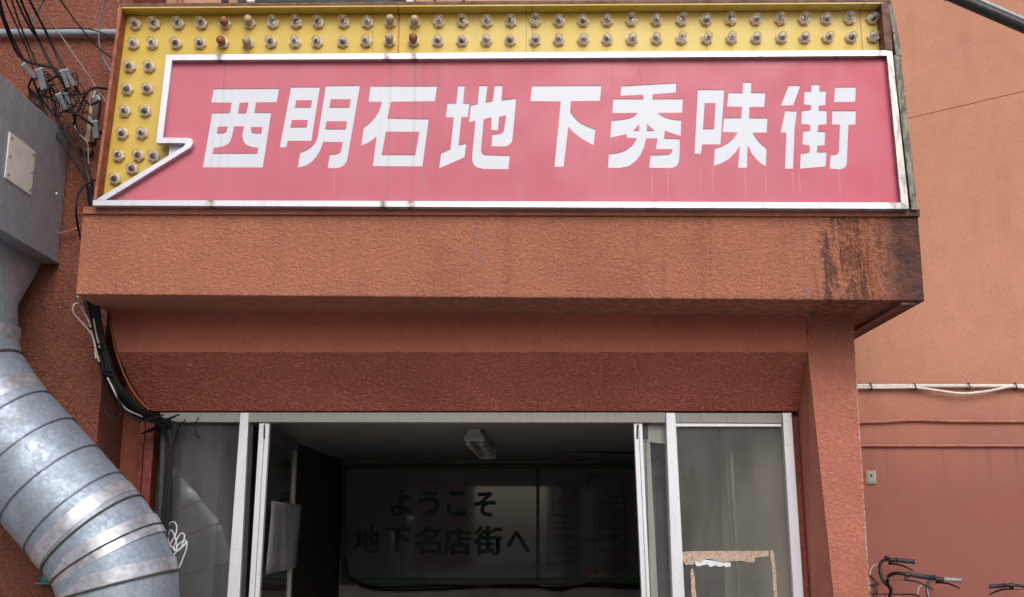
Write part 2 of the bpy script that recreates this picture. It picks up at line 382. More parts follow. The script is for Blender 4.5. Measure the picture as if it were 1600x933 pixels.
def yellow_mat():
    n = N('yellow_enamel'); x, z = n.xyz()[0], n.xyz()[2]
    Y = YS + 0.1
    c = n.mix(n.ramp(n.noise(1.6, 4, 0.6), 0.3, 0.7), (0.70, 0.50, 0.085), (0.74, 0.58, 0.19))
    c = n.mix(n.ramp(x, -2.5, 1.2, 0.6, 0.0), c, (0.60, 0.40, 0.055))
    c = n.mix(n.ramp(n.noise(1, 5, 0.7, stretch=(16, 16, 1.2)), 0.5, 0.78, 0, 0.45), c, (0.60, 0.46, 0.20))
    c = n.mix(n.ramp(n.noise(24, 4, 0.7), 0.66, 0.76, 0, 0.5), c, (0.33, 0.20, 0.05))
    c = n.mix(n.ramp(n.noise(55, 2, 0.5, off=(4, 2, 0)), 0.78, 0.80, 0, 0.8), c, (0.16, 0.10, 0.04))
    for px_, w_, a_, col in ((623, 0.006, 0.9, (0.42, 0.12, 0.035)), (583, 0.0025, 0.6, (0.2, 0.12, 0.03)), (822, 0.0025, 0.6, (0.15, 0.10, 0.03)), (832, 0.0025, 0.6, (0.15, 0.10, 0.03)),
                             (1345, 0.005, 0.75, (0.45, 0.16, 0.05)), (1371, 0.004, 0.7, (0.45, 0.16, 0.05)), (1376, 0.004, 0.7, (0.45, 0.16, 0.05)), (1103, 0.0025, 0.5, (0.3, 0.2, 0.05))):
        xx = WX(px_, 45, Y); c = n.mix(n.math('MULTIPLY', n.band(x, xx - w_, xx + w_, 0.003), n.ramp(n.noise(9, 3), 0.3, 0.5, a_ * 0.5, a_)), c, col)
    n.bsdf(c, 0.4, 0, None, 0.35); return n.m
M['yellow'] = yellow_mat()
M['rim'] = simple('red_brown_rim_paint', (0.30, 0.085, 0.05), 0.6, 0, 0.35, 18, 0.1)
M['rim_dark'] = simple('dark_brown_rim_paint', (0.14, 0.055, 0.042), 0.6, 0, 0.4, 18, 0.1)
M['steel_dark'] = simple('dark_painted_steel', (0.025, 0.022, 0.022), 0.5, 0.2, 0.3)
M['arm'] = simple('dark_grey_arm_paint', (0.055, 0.052, 0.056), 0.35, 0.3, 0.2)
M['steel_brown'] = simple('brown_steel', (0.10, 0.055, 0.045), 0.6, 0.2, 0.3)
M['black'] = simple('black_rubber_sheath', (0.010, 0.010, 0.012), 0.55, 0, 0.3, 50, 0, 0.3)
M['grey_cable'] = simple('grey_cable_sheath', (0.16, 0.16, 0.17), 0.45, 0, 0.2, 50)
M['beige_cable'] = simple('beige_cable_sheath', (0.46, 0.42, 0.38), 0.5, 0, 0.25, 50)
M['white_pvc'] = simple('cream_pvc', (0.70, 0.66, 0.60), 0.45, 0, 0.12, 20)
M['grey_pvc'] = simple('grey_pvc', (0.27, 0.29, 0.33), 0.4, 0, 0.12, 8)
M['connector'] = simple('grey_connector_plastic', (0.10, 0.105, 0.125), 0.5, 0, 0.2, 30)
M['rust'] = simple('rusty_bracket_steel', (0.16, 0.055, 0.03), 0.8, 0.1, 0.5, 40, 0.3)
M['wood_pale'] = simple('weathered_batten', (0.45, 0.36, 0.25), 0.8, 0, 0.4, 30, 0.2)
M['red_post'] = simple('red_oxide_paint', (0.19, 0.035, 0.024), 0.5, 0, 0.35, 25, 0.15)
M['teal'] = simple('teal_enamel', (0.05, 0.26, 0.27), 0.45, 0, 0.2)
M['pipe_terra'] = simple('pipe_terracotta_paint', (0.42, 0.165, 0.115), 0.7, 0, 0.15, 20)
def galv(name, base=(0.36, 0.42, 0.51), rough=0.5, metal=0.55, dark=0.8):
    n = N(name)
    v = n.voro(55, 'F1', 'Color'); sep = n.t.nodes.new('ShaderNodeSeparateColor'); n.t.links.new(v, sep.inputs[0])
    f = n.noise(9, 6, 0.75, 0.5)
    k = n.math('ADD', n.math('MULTIPLY', sep.outputs[0], 0.17), n.math('MULTIPLY', f, 0.86))
    c = n.mix(n.ramp(k, 0.3, 0.85), tuple(q * dark for q in base), tuple(min(1, q * 1.3) for q in base))
    c = n.mix(n.ramp(n.noise(1, 5, 0.7, stretch=(6, 6, 1.2)), 0.56, 0.75, 0, 0.35), c, (0.30, 0.28, 0.25))
    r = n.ramp(k, 0.3, 0.9, rough + 0.12, rough - 0.08)
    n.bsdf(c, r, metal, n.bump(n.noise(3.5, 3), 0.25, 0.02)); return n.m
M['bronze'] = simple('dark_bronze_frame', (0.06, 0.055, 0.055), 0.45, 0.3, 0.2)
M['galv'] = galv('galvanised_steel')
M['galv_box'] = galv('dull_galvanised_sheet', (0.42, 0.46, 0.53), 0.5, 0.55, 0.85)
M['seam'] = simple('dark_folded_seam', (0.15, 0.17, 0.21), 0.5, 0.5, 0.2)
M['chip'] = simple('pale_chipped_plaster', (0.55, 0.46, 0.41), 0.9, 0, 0.2)
M['tape'] = simple('aluminium_tape', (0.56, 0.57, 0.64), 0.40, 0.6, 0.2, 25, 0.3)
M['seal'] = simple('dark_sealant', (0.05, 0.04, 0.035), 0.7, 0, 0.4, 30)
M['plate'] = simple('cream_access_plate', (0.80, 0.76, 0.71), 0.5, 0, 0.08, 8)
M['screw'] = simple('screw_steel', (0.2, 0.2, 0.2), 0.4, 0.7, 0.2)
def glass(name, dirt=0.12, dirt_c=(0.5, 0.48, 0.44), tint=(0.93, 0.95, 0.94)):
    n = N(name)
    tr = n.n('ShaderNodeBsdfTransparent'); n.set(tr.inputs[0], tint + (1,))
    gl = n.n('ShaderNodeBsdfGlossy'); gl.inputs['Roughness'].default_value = 0.02
    fr = n.n('ShaderNodeFresnel'); fr.inputs[0].default_value = 1.5
    m1 = n.n('ShaderNodeMixShader'); n.set(m1.inputs[0], n.math('MINIMUM', n.math('MULTIPLY', fr.outputs[0], 1.6), 1.0)); n.t.links.new(tr.outputs[0], m1.inputs[1]); n.t.links.new(gl.outputs[0], m1.inputs[2])
    df = n.n('ShaderNodeBsdfDiffuse'); n.set(df.inputs[0], dirt_c + (1,))
    m2 = n.n('ShaderNodeMixShader')
    n.set(m2.inputs[0], n.math('MULTIPLY', n.ramp(n.noise(1, 5, 0.65, stretch=(3.5, 3.5, 0.8)), 0.25, 0.8, 0.4, 1.5), dirt))
    n.t.links.new(m1.outputs[0], m2.inputs[1]); n.t.links.new(df.outputs[0], m2.inputs[2]); n.t.links.new(m2.outputs[0], n.out.inputs[0]); return n.m
M['pane'] = glass('dusty_window_glass', 0.13, (0.54, 0.50, 0.47))
M['pane_hazy'] = glass('hazy_window_glass', 0.13, (0.40, 0.38, 0.40))
M['pane_clear'] = glass('door_glass', 0.04)
def bulb_glass():
    n = N('bulb_glass')
    tr = n.n('ShaderNodeBsdfTransparent'); n.set(tr.inputs[0], (0.95, 0.94, 0.90, 1))
    gl = n.n('ShaderNodeBsdfGlossy'); gl.inputs['Roughness'].default_value = 0.12
    df = n.n('ShaderNodeBsdfDiffuse'); n.set(df.inputs[0], (0.72, 0.66, 0.56, 1))
    lw = n.n('ShaderNodeLayerWeight'); lw.inputs[0].default_value = 0.45
    m1 = n.n('ShaderNodeMixShader'); n.set(m1.inputs[0], n.math('ADD', n.math('MULTIPLY', lw.outputs['Fresnel'], 0.22), 0.02)); n.t.links.new(tr.outputs[0], m1.inputs[1]); n.t.links.new(gl.outputs[0], m1.inputs[2])
    m2 = n.n('ShaderNodeMixShader'); n.set(m2.inputs[0], n.ramp(lw.outputs['Facing'], 0.35, 0.95, 0.03, 0.50)); n.t.links.new(m1.outputs[0], m2.inputs[1]); n.t.links.new(df.outputs[0], m2.inputs[2])
    n.t.links.new(m2.outputs[0], n.out.inputs[0]); return n.m
M['bulb'] = bulb_glass()
M['bulb_rust'] = simple('rust_coated_bulb', (0.28, 0.105, 0.045), 0.55, 0, 0.3, 60)
M['bulb_cloud'] = simple('clouded_bulb', (0.44, 0.33, 0.20), 0.4, 0, 0.3, 60)
M['socket'] = simple('cream_lamp_holder', (0.66, 0.52, 0.42), 0.5, 0, 0.2, 60)
M['contact'] = simple('dark_lamp_cap', (0.13, 0.125, 0.13), 0.2, 0.8, 0.3, 60)
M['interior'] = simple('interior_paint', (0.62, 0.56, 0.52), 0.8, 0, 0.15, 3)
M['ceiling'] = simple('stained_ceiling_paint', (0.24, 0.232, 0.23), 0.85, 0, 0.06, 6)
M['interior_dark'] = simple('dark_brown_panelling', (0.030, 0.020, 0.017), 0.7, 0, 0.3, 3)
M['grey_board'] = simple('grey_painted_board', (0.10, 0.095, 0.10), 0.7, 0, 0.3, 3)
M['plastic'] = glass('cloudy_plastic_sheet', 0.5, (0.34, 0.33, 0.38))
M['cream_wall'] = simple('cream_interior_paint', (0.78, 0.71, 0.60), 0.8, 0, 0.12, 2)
def board_mat():
    n = N('sign_acrylic'); n.bsdf(n.mix(n.ramp(n.noise(3, 3), 0.3, 0.7), (0.18, 0.172, 0.185), (0.20, 0.19, 0.205)), 0.04, 0, None, 0.6); return n.m
M['board'] = board_mat()
M['board_green'] = simple('dark_green_paint', (0.012, 0.075, 0.018), 0.35, 0, 0.2)
M['letter_green'] = simple('green_lettering', (0.004, 0.062, 0.046), 0.5, 0, 0.1)
M['ink'] = simple('black_print', (0.02, 0.02, 0.025), 0.3)
M['ink_red'] = simple('red_print', (0.30, 0.02, 0.03), 0.3)
M['ink_blue'] = simple('blue_print', (0.03, 0.04, 0.22), 0.3)
M['lamp_white'] = simple('lamp_enamel', (0.44, 0.42, 0.40), 0.4, 0, 0.08)
M['paper'] = simple('white_paper', (0.24, 0.235, 0.26), 0.7, 0, 0.06, 6)
M['paint_white'] = simple('white_marker_paint', (0.75, 0.76, 0.82), 0.5, 0, 0.1)
def tape_res():
    n = N('old_tape_residue'); f = n.noise(60, 4, 0.7)
    n.bsdf(n.mix(n.ramp(f, 0.42, 0.58), (0.42, 0.28, 0.20), (0.56, 0.46, 0.39)), 0.85, 0, n.bump(f, 0.4, 0.003)); return n.m
M['residue'] = tape_res()
def brick():
    n = N('dark_brick'); mp = n.n('ShaderNodeMapping'); n.t.links.new(n.pos(), mp.inputs[0]); mp.inputs['Rotation'].default_value = (R(90), 0, 0)
    b = n.n('ShaderNodeTexBrick'); n.t.links.new(mp.outputs[0], b.inputs[0]); b.inputs['Scale'].default_value = 5
    b.inputs['Color1'].default_value = (0.06, 0.032, 0.025, 1); b.inputs['Color2'].default_value = (0.085, 0.045, 0.035, 1); b.inputs['Mortar'].default_value = (0.02, 0.018, 0.016, 1)
    n.bsdf(b.outputs[0], 0.8); return n.m
M['brick'] = brick()
M['asphalt'] = simple('asphalt', (0.13, 0.127, 0.124), 0.9, 0, 0.35, 40, 0.4)
M['pavement'] = simple('concrete_pavement', (0.40, 0.385, 0.365), 0.9, 0, 0.2, 12, 0.3)
M['opp_wall'] = simple('brown_render', (0.30, 0.20, 0.15), 0.9, 0, 0.15, 2)
M['opp_white'] = simple('pale_render', (0.62, 0.61, 0.6), 0.9, 0, 0.08, 2)
M['opp_glass'] = simple('dark_far_glass', (0.03, 0.035, 0.04), 0.1, 0, 0.2, 1)
M['chrome'] = simple('chromed_steel', (0.62, 0.62, 0.64), 0.22, 0.95, 0.1)
M['bike_black'] = simple('black_bicycle_enamel', (0.012, 0.012, 0.014), 0.3, 0, 0.2)
M['bike_silver'] = simple('silver_bicycle_enamel', (0.42, 0.42, 0.44), 0.35, 0.6, 0.15)
M['bike_grey'] = simple('grey_handlebar', (0.10, 0.10, 0.11), 0.3, 0.6, 0.2)
M['bike_navy'] = simple('navy_bicycle_enamel', (0.02, 0.03, 0.09), 0.3, 0, 0.2)
M['grip'] = simple('grip_rubber', (0.03, 0.03, 0.045), 0.55, 0, 0.2, 80)
M['grip_grey'] = simple('grey_grip_rubber', (0.34, 0.31, 0.31), 0.55, 0, 0.2, 80)
M['tyre'] = simple('tyre_rubber', (0.018, 0.018, 0.018), 0.8, 0, 0.2, 60)

# ================================================================== SETTING
bm = bmesh.new(); box(bm, -150, 150, -150, 150, -0.5, 0.0); struct('street', bm, M['asphalt'])
bm = bmesh.new(); box(bm, -40, 40, 5.2, 7.0, 0.0, 0.0 + 0.012); struct('pavement', bm, M['pavement'])
# the street's far side: the houses that shade the facade from below and show in the glass
op = thing('opposite_building', 'brown building across the street, seen only in reflections', 'building', (0, -11, 0))
bm = bmesh.new(); box(bm, -26, -1.5, -18, -11, 0, 5.5); obj('wall', bm, M['opp_wall'], op)
for i in range(6):
    for k in range(2):
        bm = bmesh.new(); x0 = -24 + i * 3.7; box(bm, x0, x0 + 1.7, -11.02, -10.94, 1.2 + k * 3, 2.7 + k * 3); obj('window', bm, M['opp_glass'], op)
op2 = thing('neighbour_building', 'pale building across the street, seen only in reflections', 'building', (8, -13, 0))
bm = bmesh.new(); box(bm, 1.5, 24, -20, -13, 0, 4.6); obj('wall', bm, M['opp_white'], op2)
for i in range(5):
    bm = bmesh.new(); x0 = 3 + i * 4; box(bm, x0, x0 + 1.8, -13.02, -12.94, 1.0, 2.6); obj('window', bm, M['opp_glass'], op2)

# ------------------------------------------------------------------ right-hand and upper wall
XL = -2.78
bz = WZ(1338, 527, YB)
rw = thing('stucco_wall', 'smooth pale terracotta wall right of the entrance, carrying three thin pipes', 'wall', (4, YB, 0))
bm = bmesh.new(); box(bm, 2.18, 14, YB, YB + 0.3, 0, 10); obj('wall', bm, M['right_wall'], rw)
uw = thing('upper_wall', 'pale sunlit wall strip showing above the yellow sign edge', 'wall', (0, YB, 3))
bm = bmesh.new(); box(bm, XL + 0.003, 2.178, YB + 0.004, YB + 0.3, 2.6, 10); obj('wall', bm, M['upper_wall'], uw)
tube('vertical_pipe', [P(280, 30, YB - .06), P(283, -60, YB - .06)], 0.022, M['pipe_terra'], uw, n=10)
lw_ = thing('side_wall', 'rough dark terracotta wall at the left behind duct and cables', 'wall', (-6, YL, 0))
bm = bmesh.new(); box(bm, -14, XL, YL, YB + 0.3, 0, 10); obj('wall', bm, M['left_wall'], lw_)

# ------------------------------------------------------------------ entrance (canopy, lintel, pier, room)
en = thing('entrance_porch', 'terracotta stucco entrance porch with stained canopy below the pink sign', 'building entrance', (0, YP, 0))
bm = bmesh.new(); prism(bm, pxs([(118, 460), (1445, 470), (1435, 338.5), (129, 334.5)], YC), YB - YC - 0.004, 0.008); obj('canopy', bm, M['canopy'], en)
bm = bmesh.new(); prism(bm, pxs([(128, 334), (1437.5, 338), (1437.5, 327), (131, 322.5)], YC - 0.02), YB - YC, 0.004)
obj('coping', bm, M['coping'], en)
# a shallow drip edge under the canopy on the right
bm = bmesh.new()
a, b = P(1437, 470, YC), P(1425, 470, YC)
prism(bm, [Vector((a.x - 0.015, YC + 0.02, a.z + 0.004)), Vector((b.x - 0.06, YC + 0.02, b.z + 0.004)), Vector((b.x - 0.06, YC + 0.02, b.z - 0.02)), Vector((a.x - 0.015, YC + 0.02, a.z - 0.02))], YB - YC - 0.03)
obj('drip_edge', bm, M['coping'], en)
# lintel: vertical band, then a splayed band back to the door head
def row(y, xl, xr, Y): return [P(xl + (xr - xl) * i / 8, y + (0 if y > 500 else 0), Y) for i in range(9)]
bm = bmesh.new()
zs = P(700, 493, YP).z + 0.05
rows = []
r0 = [Vector((p.x, YP, zs)) for p in row(490, 172, 1262, YP)]; rows.append(r0)
for y, xl in ((505, 174), (525, 178), (550, 184)): rows.append([P(xl + (1262 - xl) * i / 8, y, YP) for i in range(9)])
for y, xl, xr, t in ((553, 185, 1262, .02), (572, 193, 1259, .22), (592, 202, 1256, .46), (617, 217, 1252, .74), (642, 235, 1249, 1.0)):
    rows.append([P(xl + (xr - xl) * i / 8, y, YP + (YD - 0.02 - YP) * t) for i in range(9)])
vr = [[bm.verts.new(p) for p in r] for r in rows]
for A, B in zip(vr, vr[1:]):
    for i in range(8): bm.faces.new((A[i], A[i + 1], B[i + 1], B[i]))
back = [[bm.verts.new(Vector((r[0].co.x, YD + 0.25, r[0].co.z))), bm.verts.new(Vector((r[8].co.x, YD + 0.25, r[8].co.z)))] for r in vr]
for (A, B), (bA, bB) in zip(zip(vr, vr[1:]), zip(back, back[1:])):
    bm.faces.new((A[0], B[0], bB[0], bA[0])); bm.faces.new((bA[0], bA[1], bB[1], bB[0]))
L, bL = vr[-1], back[-1]
bm.faces.new(L + [bL[1], bL[0]])
T, bT = vr[0], back[0]
bm.faces.new([bT[0], bT[1]] + list(reversed(T)))
bmesh.ops.remove_doubles(bm, verts=bm.verts[:], dist=1e-5)
me_l = mesh_of(bm, 'lintel'); me_l.materials.append(M['lintel_top']); me_l.materials.append(M['lintel'])
zcr = P(700, 551, YP).z + 0.006
for p in me_l.polygons: p.material_index = 1 if p.center.z < zcr else 0
o = link('lintel', me_l, None, en)
# pier: front face, splayed reveal on its left, solid back
bm = bmesh.new()
ft = Vector((WX(1333, 497, YP), YP, zs)); fb = Vector((WX(1358, 933, YP), YP, 0))
c0 = Vector((WX(1262.5, 550, YP), YP, zs)); c1 = P(1262.5, 551, YP); c2 = P(1303, 933, YP); c3 = Vector((c2.x + 0.035, YP, 0))
g0 = P(1249, 642, YD - 0.02); g1 = P(1268, 933, YD - 0.02); g2 = Vector((g1.x + 0.01, g1.y, 0))
V = lambda p: bm.verts.new(p)
vft, vfb, vc0, vc1, vc2, vc3, vg0, vg1, vg2 = map(V, (ft, fb, c0, c1, c2, c3, g0, g1, g2))
bk = [V(Vector((p.x, YB - 0.004, p.z))) for p in (ft, fb)] ; gb = [V(Vector((p.x, YB - 0.004, p.z))) for p in (g2, g0, c0)]
bm.faces.new((vft, vc0, vc1, vc2, vc3, vfb)); bm.faces.new((vc1, vg0, vg1, vc2)); bm.faces.new((vc2, vg1, vg2, vc3))
bm.faces.new((vft, vfb, bk[1], bk[0])); bm.faces.new((vg0, gb[1], gb[0], vg2, vg1)); bm.faces.new((vc0, gb[2], gb[1], vg0, vc1))
obj('pier', bm, M['pier'], en)
# recess left of the door: inner return and its back wall, brick jamb, header above the frame
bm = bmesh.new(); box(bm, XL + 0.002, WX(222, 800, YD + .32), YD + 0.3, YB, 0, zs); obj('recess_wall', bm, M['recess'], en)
bm = bmesh.new(); box(bm, WX(222, 800, YD + .32) + 0.002, WX(262, 800, YD + .26), YD + 0.20, YB, 0, zs - 0.3); obj('brick_jamb', bm, M['brick'], en)
ZC = WZ(800, 643, YD) + 0.02
X_IL, X_IR, Y_IB = -2.07, 1.93, 13.2
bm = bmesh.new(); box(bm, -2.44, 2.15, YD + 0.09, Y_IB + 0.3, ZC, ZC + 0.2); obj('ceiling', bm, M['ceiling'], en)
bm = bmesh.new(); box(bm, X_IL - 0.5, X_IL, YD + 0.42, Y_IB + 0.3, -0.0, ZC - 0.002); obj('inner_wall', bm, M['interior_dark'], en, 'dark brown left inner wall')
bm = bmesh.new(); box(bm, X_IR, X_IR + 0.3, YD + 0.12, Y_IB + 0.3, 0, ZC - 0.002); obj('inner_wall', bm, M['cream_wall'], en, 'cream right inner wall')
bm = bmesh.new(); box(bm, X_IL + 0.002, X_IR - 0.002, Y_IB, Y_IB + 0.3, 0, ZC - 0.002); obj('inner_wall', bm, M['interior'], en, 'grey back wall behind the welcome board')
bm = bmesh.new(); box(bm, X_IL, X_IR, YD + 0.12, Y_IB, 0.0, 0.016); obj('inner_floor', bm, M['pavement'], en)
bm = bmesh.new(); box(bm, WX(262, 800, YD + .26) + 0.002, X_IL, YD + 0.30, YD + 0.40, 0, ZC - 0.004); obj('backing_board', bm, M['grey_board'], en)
# thin conduit crossing the ceiling
tube('ceiling_cable', [P(752, 706, 11.6), P(820, 703.5, 11.6), P(900, 705.5, 11.6), P(995, 708, 11.6)], 0.012, M['black'], en)

# red oxide post in the recess
po = thing('steel_post', 'dark red painted steel post left of the glass doors', 'post', (WX(230, 700, YD + .1), YD + .1, 0))
for x0, x1, dy in ((216, 224, .10), (225, 239, .06)):
    a = WX(x0, 700, YD + dy); b = WX(x1, 700, YD + dy)
    bm = bmesh.new(); box(bm, a, b, YD + dy, YD + dy + 0.11, 0, WZ(230, 652, YD + .06), 0.004); obj('flange', bm, M['red_post'], po)

# ================================================================== DOOR FRAME
DF = thing('door_frame', 'grey aluminium shopfront frame with a glazed side panel at each end', 'door frame', (0, YD, 0))
def quadpx(name, pts, Y, depth, mat, parent, bev=0.003, label=None):
    bm = bmesh.new(); prism(bm, pxs(pts, Y), depth, bev); return obj(name, bm, mat, parent, label)
def down(pts_top, pts_bot, Y):
    """polygon: top pixels, then bottom pixels carried on down to the floor"""
    out = [P(a, b, Y) for a, b in pts_top]
    for i, (a, b) in enumerate(pts_bot):
        q = P(a, b, Y); tq = out[len(pts_top) - 1 - i]
        k = (q.x - tq.x) / (q.z - tq.z); out.append(Vector((q.x + k * (0.018 - q.z), Y, 0.018)))
    return out
def post(name, tl, tr, br, bl, Y, depth, mat, parent, bev=0.003, label=None):
    bm = bmesh.new(); prism(bm, down([tl, tr], [br, bl], Y), depth, bev); return obj(name, bm, mat, parent, label)
quadpx('transom', [(250, 659.5), (1040, 660.5), (1040, 644), (250, 644)], YD, 0.10, M['alu_dull'], DF)
quadpx('transom', [(1056, 660.5), (1222, 661.5), (1222, 645.5), (1056, 645)], YD, 0.10, M['alu_dull'], DF)
quadpx('top_bead', [(1056, 666.5), (1221, 666.5), (1221, 661.8), (1056, 660.8)], YD + 0.012, 0.03, M['alu'], DF, 0.002)
post('mullion', (375.5, 645), (388.5, 645), (374, 933), (354.5, 933), YD - 0.006, 0.11, M['alu'], DF)
post('mullion', (1040.3, 645), (1055.5, 645), (1070, 933), (1051, 933), YD - 0.006, 0.11, M['alu'], DF)
post('jamb', (1222.5, 645), (1237, 645), (1256, 933), (1240, 933), YD - 0.004, 0.11, M['alu'], DF)
post('jamb', (252, 655), (259, 655), (249, 933), (242, 933), YD + 0.01, 0.09, M['bronze'], DF)
post('seal', (389, 660), (396, 660), (383, 933), (374.5, 933), YD + 0.03, 0.05, M['steel_dark'], DF)
post('gasket', (1237.5, 650), (1247, 650), (1265, 933), (1256.5, 933), YD + 0.012, 0.05, M['red_post'], DF)
post('window_pane', (259.2, 659.8), (375.3, 659.8), (354.3, 933), (249.2, 933), YD + 0.045, 0.008, M['pane_hazy'], DF, 0, 'hazy grey pane with white scribble')
post('window_pane', (1055.8, 666.8), (1222.3, 666.8), (1239.8, 933), (1070.2, 933), YD + 0.045, 0.008, M['pane'], DF, 0, 'dusty pane with torn tape')
bm = bmesh.new(); pa = P(1236, 800, YD + .13); pb = P(1128, 800, YD + 0.85)
prism(bm, [Vector((pa.x, pa.y, 0.02)), Vector((pb.x, pb.y, 0.02)), Vector((pb.x, pb.y, ZC - 0.004)), Vector((pa.x, pa.y, ZC - 0.004))], 0, 0, Vector((0.03, 0.02, 0))); obj('added_bright_board', bm, M['cream_wall'], en)  # pale slanted board, added to brighten what the right pane shows
# pole standing behind the right-hand pane
tube('inner_pole', [P(1142, 705, 7.7), Vector((WX(1157, 933, 7.7), 7.7, 0.02))], 0.013, M['lamp_white'], en, smooth_path=False, n=10)
tube('inner_pole', [P(1134, 700, 7.75), Vector((WX(1149, 933, 7.75), 7.75, 0.02))], 0.005, M['lamp_white'], en, smooth_path=False, n=10)
# scribble on the left pane
sc = [(257, 842), (259, 822), (266, 815), (272, 822), (270, 836), (262, 850), (258, 860), (264, 868), (272, 860), (270, 840), (263, 828), (258, 838), (262, 852), (275, 860), (282, 848), (284, 836), (278, 834), (270, 848), (268, 860), (276, 858), (286, 848), (284, 844), (274, 852), (272, 862), (284, 852), (288, 846), (287, 858), (282, 872), (276, 887)]
tube('scribble', [P(a, b, YD + 0.042) for a, b in [(q_[0] + 4, q_[1]) for q_ in sc]], 0.0045, M['paint_white'], DF, n=6, k=5)
# tape left from a torn notice on the right pane
tn = thing('torn_tape', 'brown tape remains of a torn notice on the right glass pane', 'tape', P(1135, 872, YD + .04))
z6 = lambda a, b: (1040 + a / 7.273, 840 + b / 7.273)
def ragged(pts, Y, mat, name, parent, step=5, jit=0.5):
    out = []
    for i, (a, b) in enumerate(pts):
        c, d = pts[(i + 1) % len(pts)]; L_ = math.hypot(c - a, d - b); k = max(1, int(L_ / step))
        for j in range(k):
            t = j / k; out.append((a + (c - a) * t + random.uniform(-jit, jit) * (j > 0), b + (d - b) * t + random.uniform(-jit, jit) * (j > 0)))
    w_ = [(P(a, b, Y).x, P(a, b, Y).z) for a, b in out]
    return link(name, flat_shape([w_], Y, 0.0015), mat, parent)
ragged([z6(*q) for q in ((192, 170), (265, 155), (560, 152), (880, 152), (1090, 150), (1180, 150), (1165, 215), (1040, 222), (1010, 240), (1010, 285), (960, 282), (850, 262), (640, 278), (500, 245), (440, 240), (400, 285), (325, 250), (322, 308), (230, 312), (195, 260))], YD + 0.038, M['residue'], 'tape_strip', tn)
ragged([z6(*q) for q in ((325, 255), (440, 245), (520, 262), (640, 282), (735, 285), (735, 332), (690, 340), (660, 320), (600, 330), (560, 315), (500, 332), (480, 305), (350, 325))], YD + 0.0415, M['paint_white'], 'paper_scrap', tn, 3, 0.8)
lx = P(*z6(300, 340), YD + .038); 
ragged([z6(*q) for q in ((300, 340), (322, 400), (352, 700), (365, 1200), (320, 1200), (300, 700), (284, 400))], YD + 0.038, M['residue'], 'tape_strip', tn)
ragged([z6(*q) for q in ((1190, 145), (1222, 140), (1245, 300), (1275, 700), (1305, 1200), (1265, 1200), (1232, 690), (1205, 300), (1188, 200))], YD + 0.038, M['residue'], 'tape_strip', tn)

# ------------------------------------------------------------------ door leaves folded inwards
def leaf(label, name, tl, tr, br, bl, far_t, far_b, Yf, latch, wd):
    d = thing(name, label, 'door', (P(*tl, YD).x, YD, 0), 'swing doors of the entrance')
    post('stile', tl, tr, br, bl, YD + 0.02, 0.045, M['alu'], d)
    x0 = (tl[0] + tr[0]) / 2
    g = bmesh.new(); a = P(x0 + 1, tr[1] + 1, YD + 0.0185); b = P((bl[0] + br[0]) / 2 + 1, 933, YD + 0.0185)
    sweep(g, [a, b], 0.002, 4); obj('groove', g, M['seal'], d)
    g = bmesh.new(); a = P(latch[0], latch[1], YD + 0.018); b = P(latch[0] - 0.3, latch[1] + 22, YD + 0.018); sweep(g, [a, b], 0.006, 6); obj('latch', g, M['steel_dark'], d)
    # swung-in panel: from the near stile to the far stile
    n0 = P(*tr, YD + 0.066); nb = P(*br, YD + 0.066); f0 = P(*far_t, Yf); f1 = P(*far_b, Yf)
    zt = n0.z - 0.01; X0, X1 = n0.x - 0.02 * wd, f0.x
    def bar(name, ya, yb, za, zb, th, mat):
        bm = bmesh.new(); t0 = (ya - n0.y) / (Yf - n0.y); t1 = (yb - n0.y) / (Yf - n0.y)
        xa, xb = X0 + (X1 - X0) * t0, X0 + (X1 - X0) * t1
        vs_ = [Vector((xa - th, ya, za)), Vector((xb - th, yb, za)), Vector((xb - th, yb, zb)), Vector((xa - th, ya, zb))]
        prism(bm, vs_, 0, 0.0, Vector((2 * th, 0, 0))); return obj(name, bm, mat, d)
    bar('rail', n0.y, Yf, zt - 0.10, zt, 0.018, M['bronze'])
    bar('rail', n0.y, Yf, 0.05, 0.2, 0.018, M['alu_dull'])
    bar('stile', Yf - 0.07, Yf, 0.05, zt - 0.002, 0.018, M['alu_dull'])
    bar('pane', n0.y + 0.001, Yf - 0.07, 0.2, zt - 0.10, 0.004, M['pane_clear'])
    return d, n0, X0, X1
dl, n0, X0, X1 = leaf('left glass door leaf swung inwards, with a cloudy plastic sheet taped to it', 'swing_door', (405, 660.8), (421, 660.8), (405, 933), (388.5, 933), (462, 692), (445, 933), YD + 1.25, (413, 664), 1)
leaf('right glass door leaf swung inwards beside the dusty side pane', 'swing_door', (990, 661), (1003.5, 661), (1016, 933), (1002.5, 933), (1018, 690), (1030, 933), YD + 1.15, (996, 664), -1)
# header box above the right leaf's hinge
quadpx('hinge_rail', [(1004.5, 690), (1039.8, 694), (1039.8, 661), (1004.5, 661)], YD + 0.075, 0.03, M['alu_dull'], DF)
post('side_glass', (1016.5, 691), (1039.5, 694.5), (1050.5, 933), (1029, 933), YD + 0.085, 0.008, M['pane_hazy'], DF, 0)
post('hinge_stile', (1004.5, 690.2), (1016, 691), (1028.5, 933), (1017, 933), YD + 0.078, 0.03, M['alu_dull'], DF)
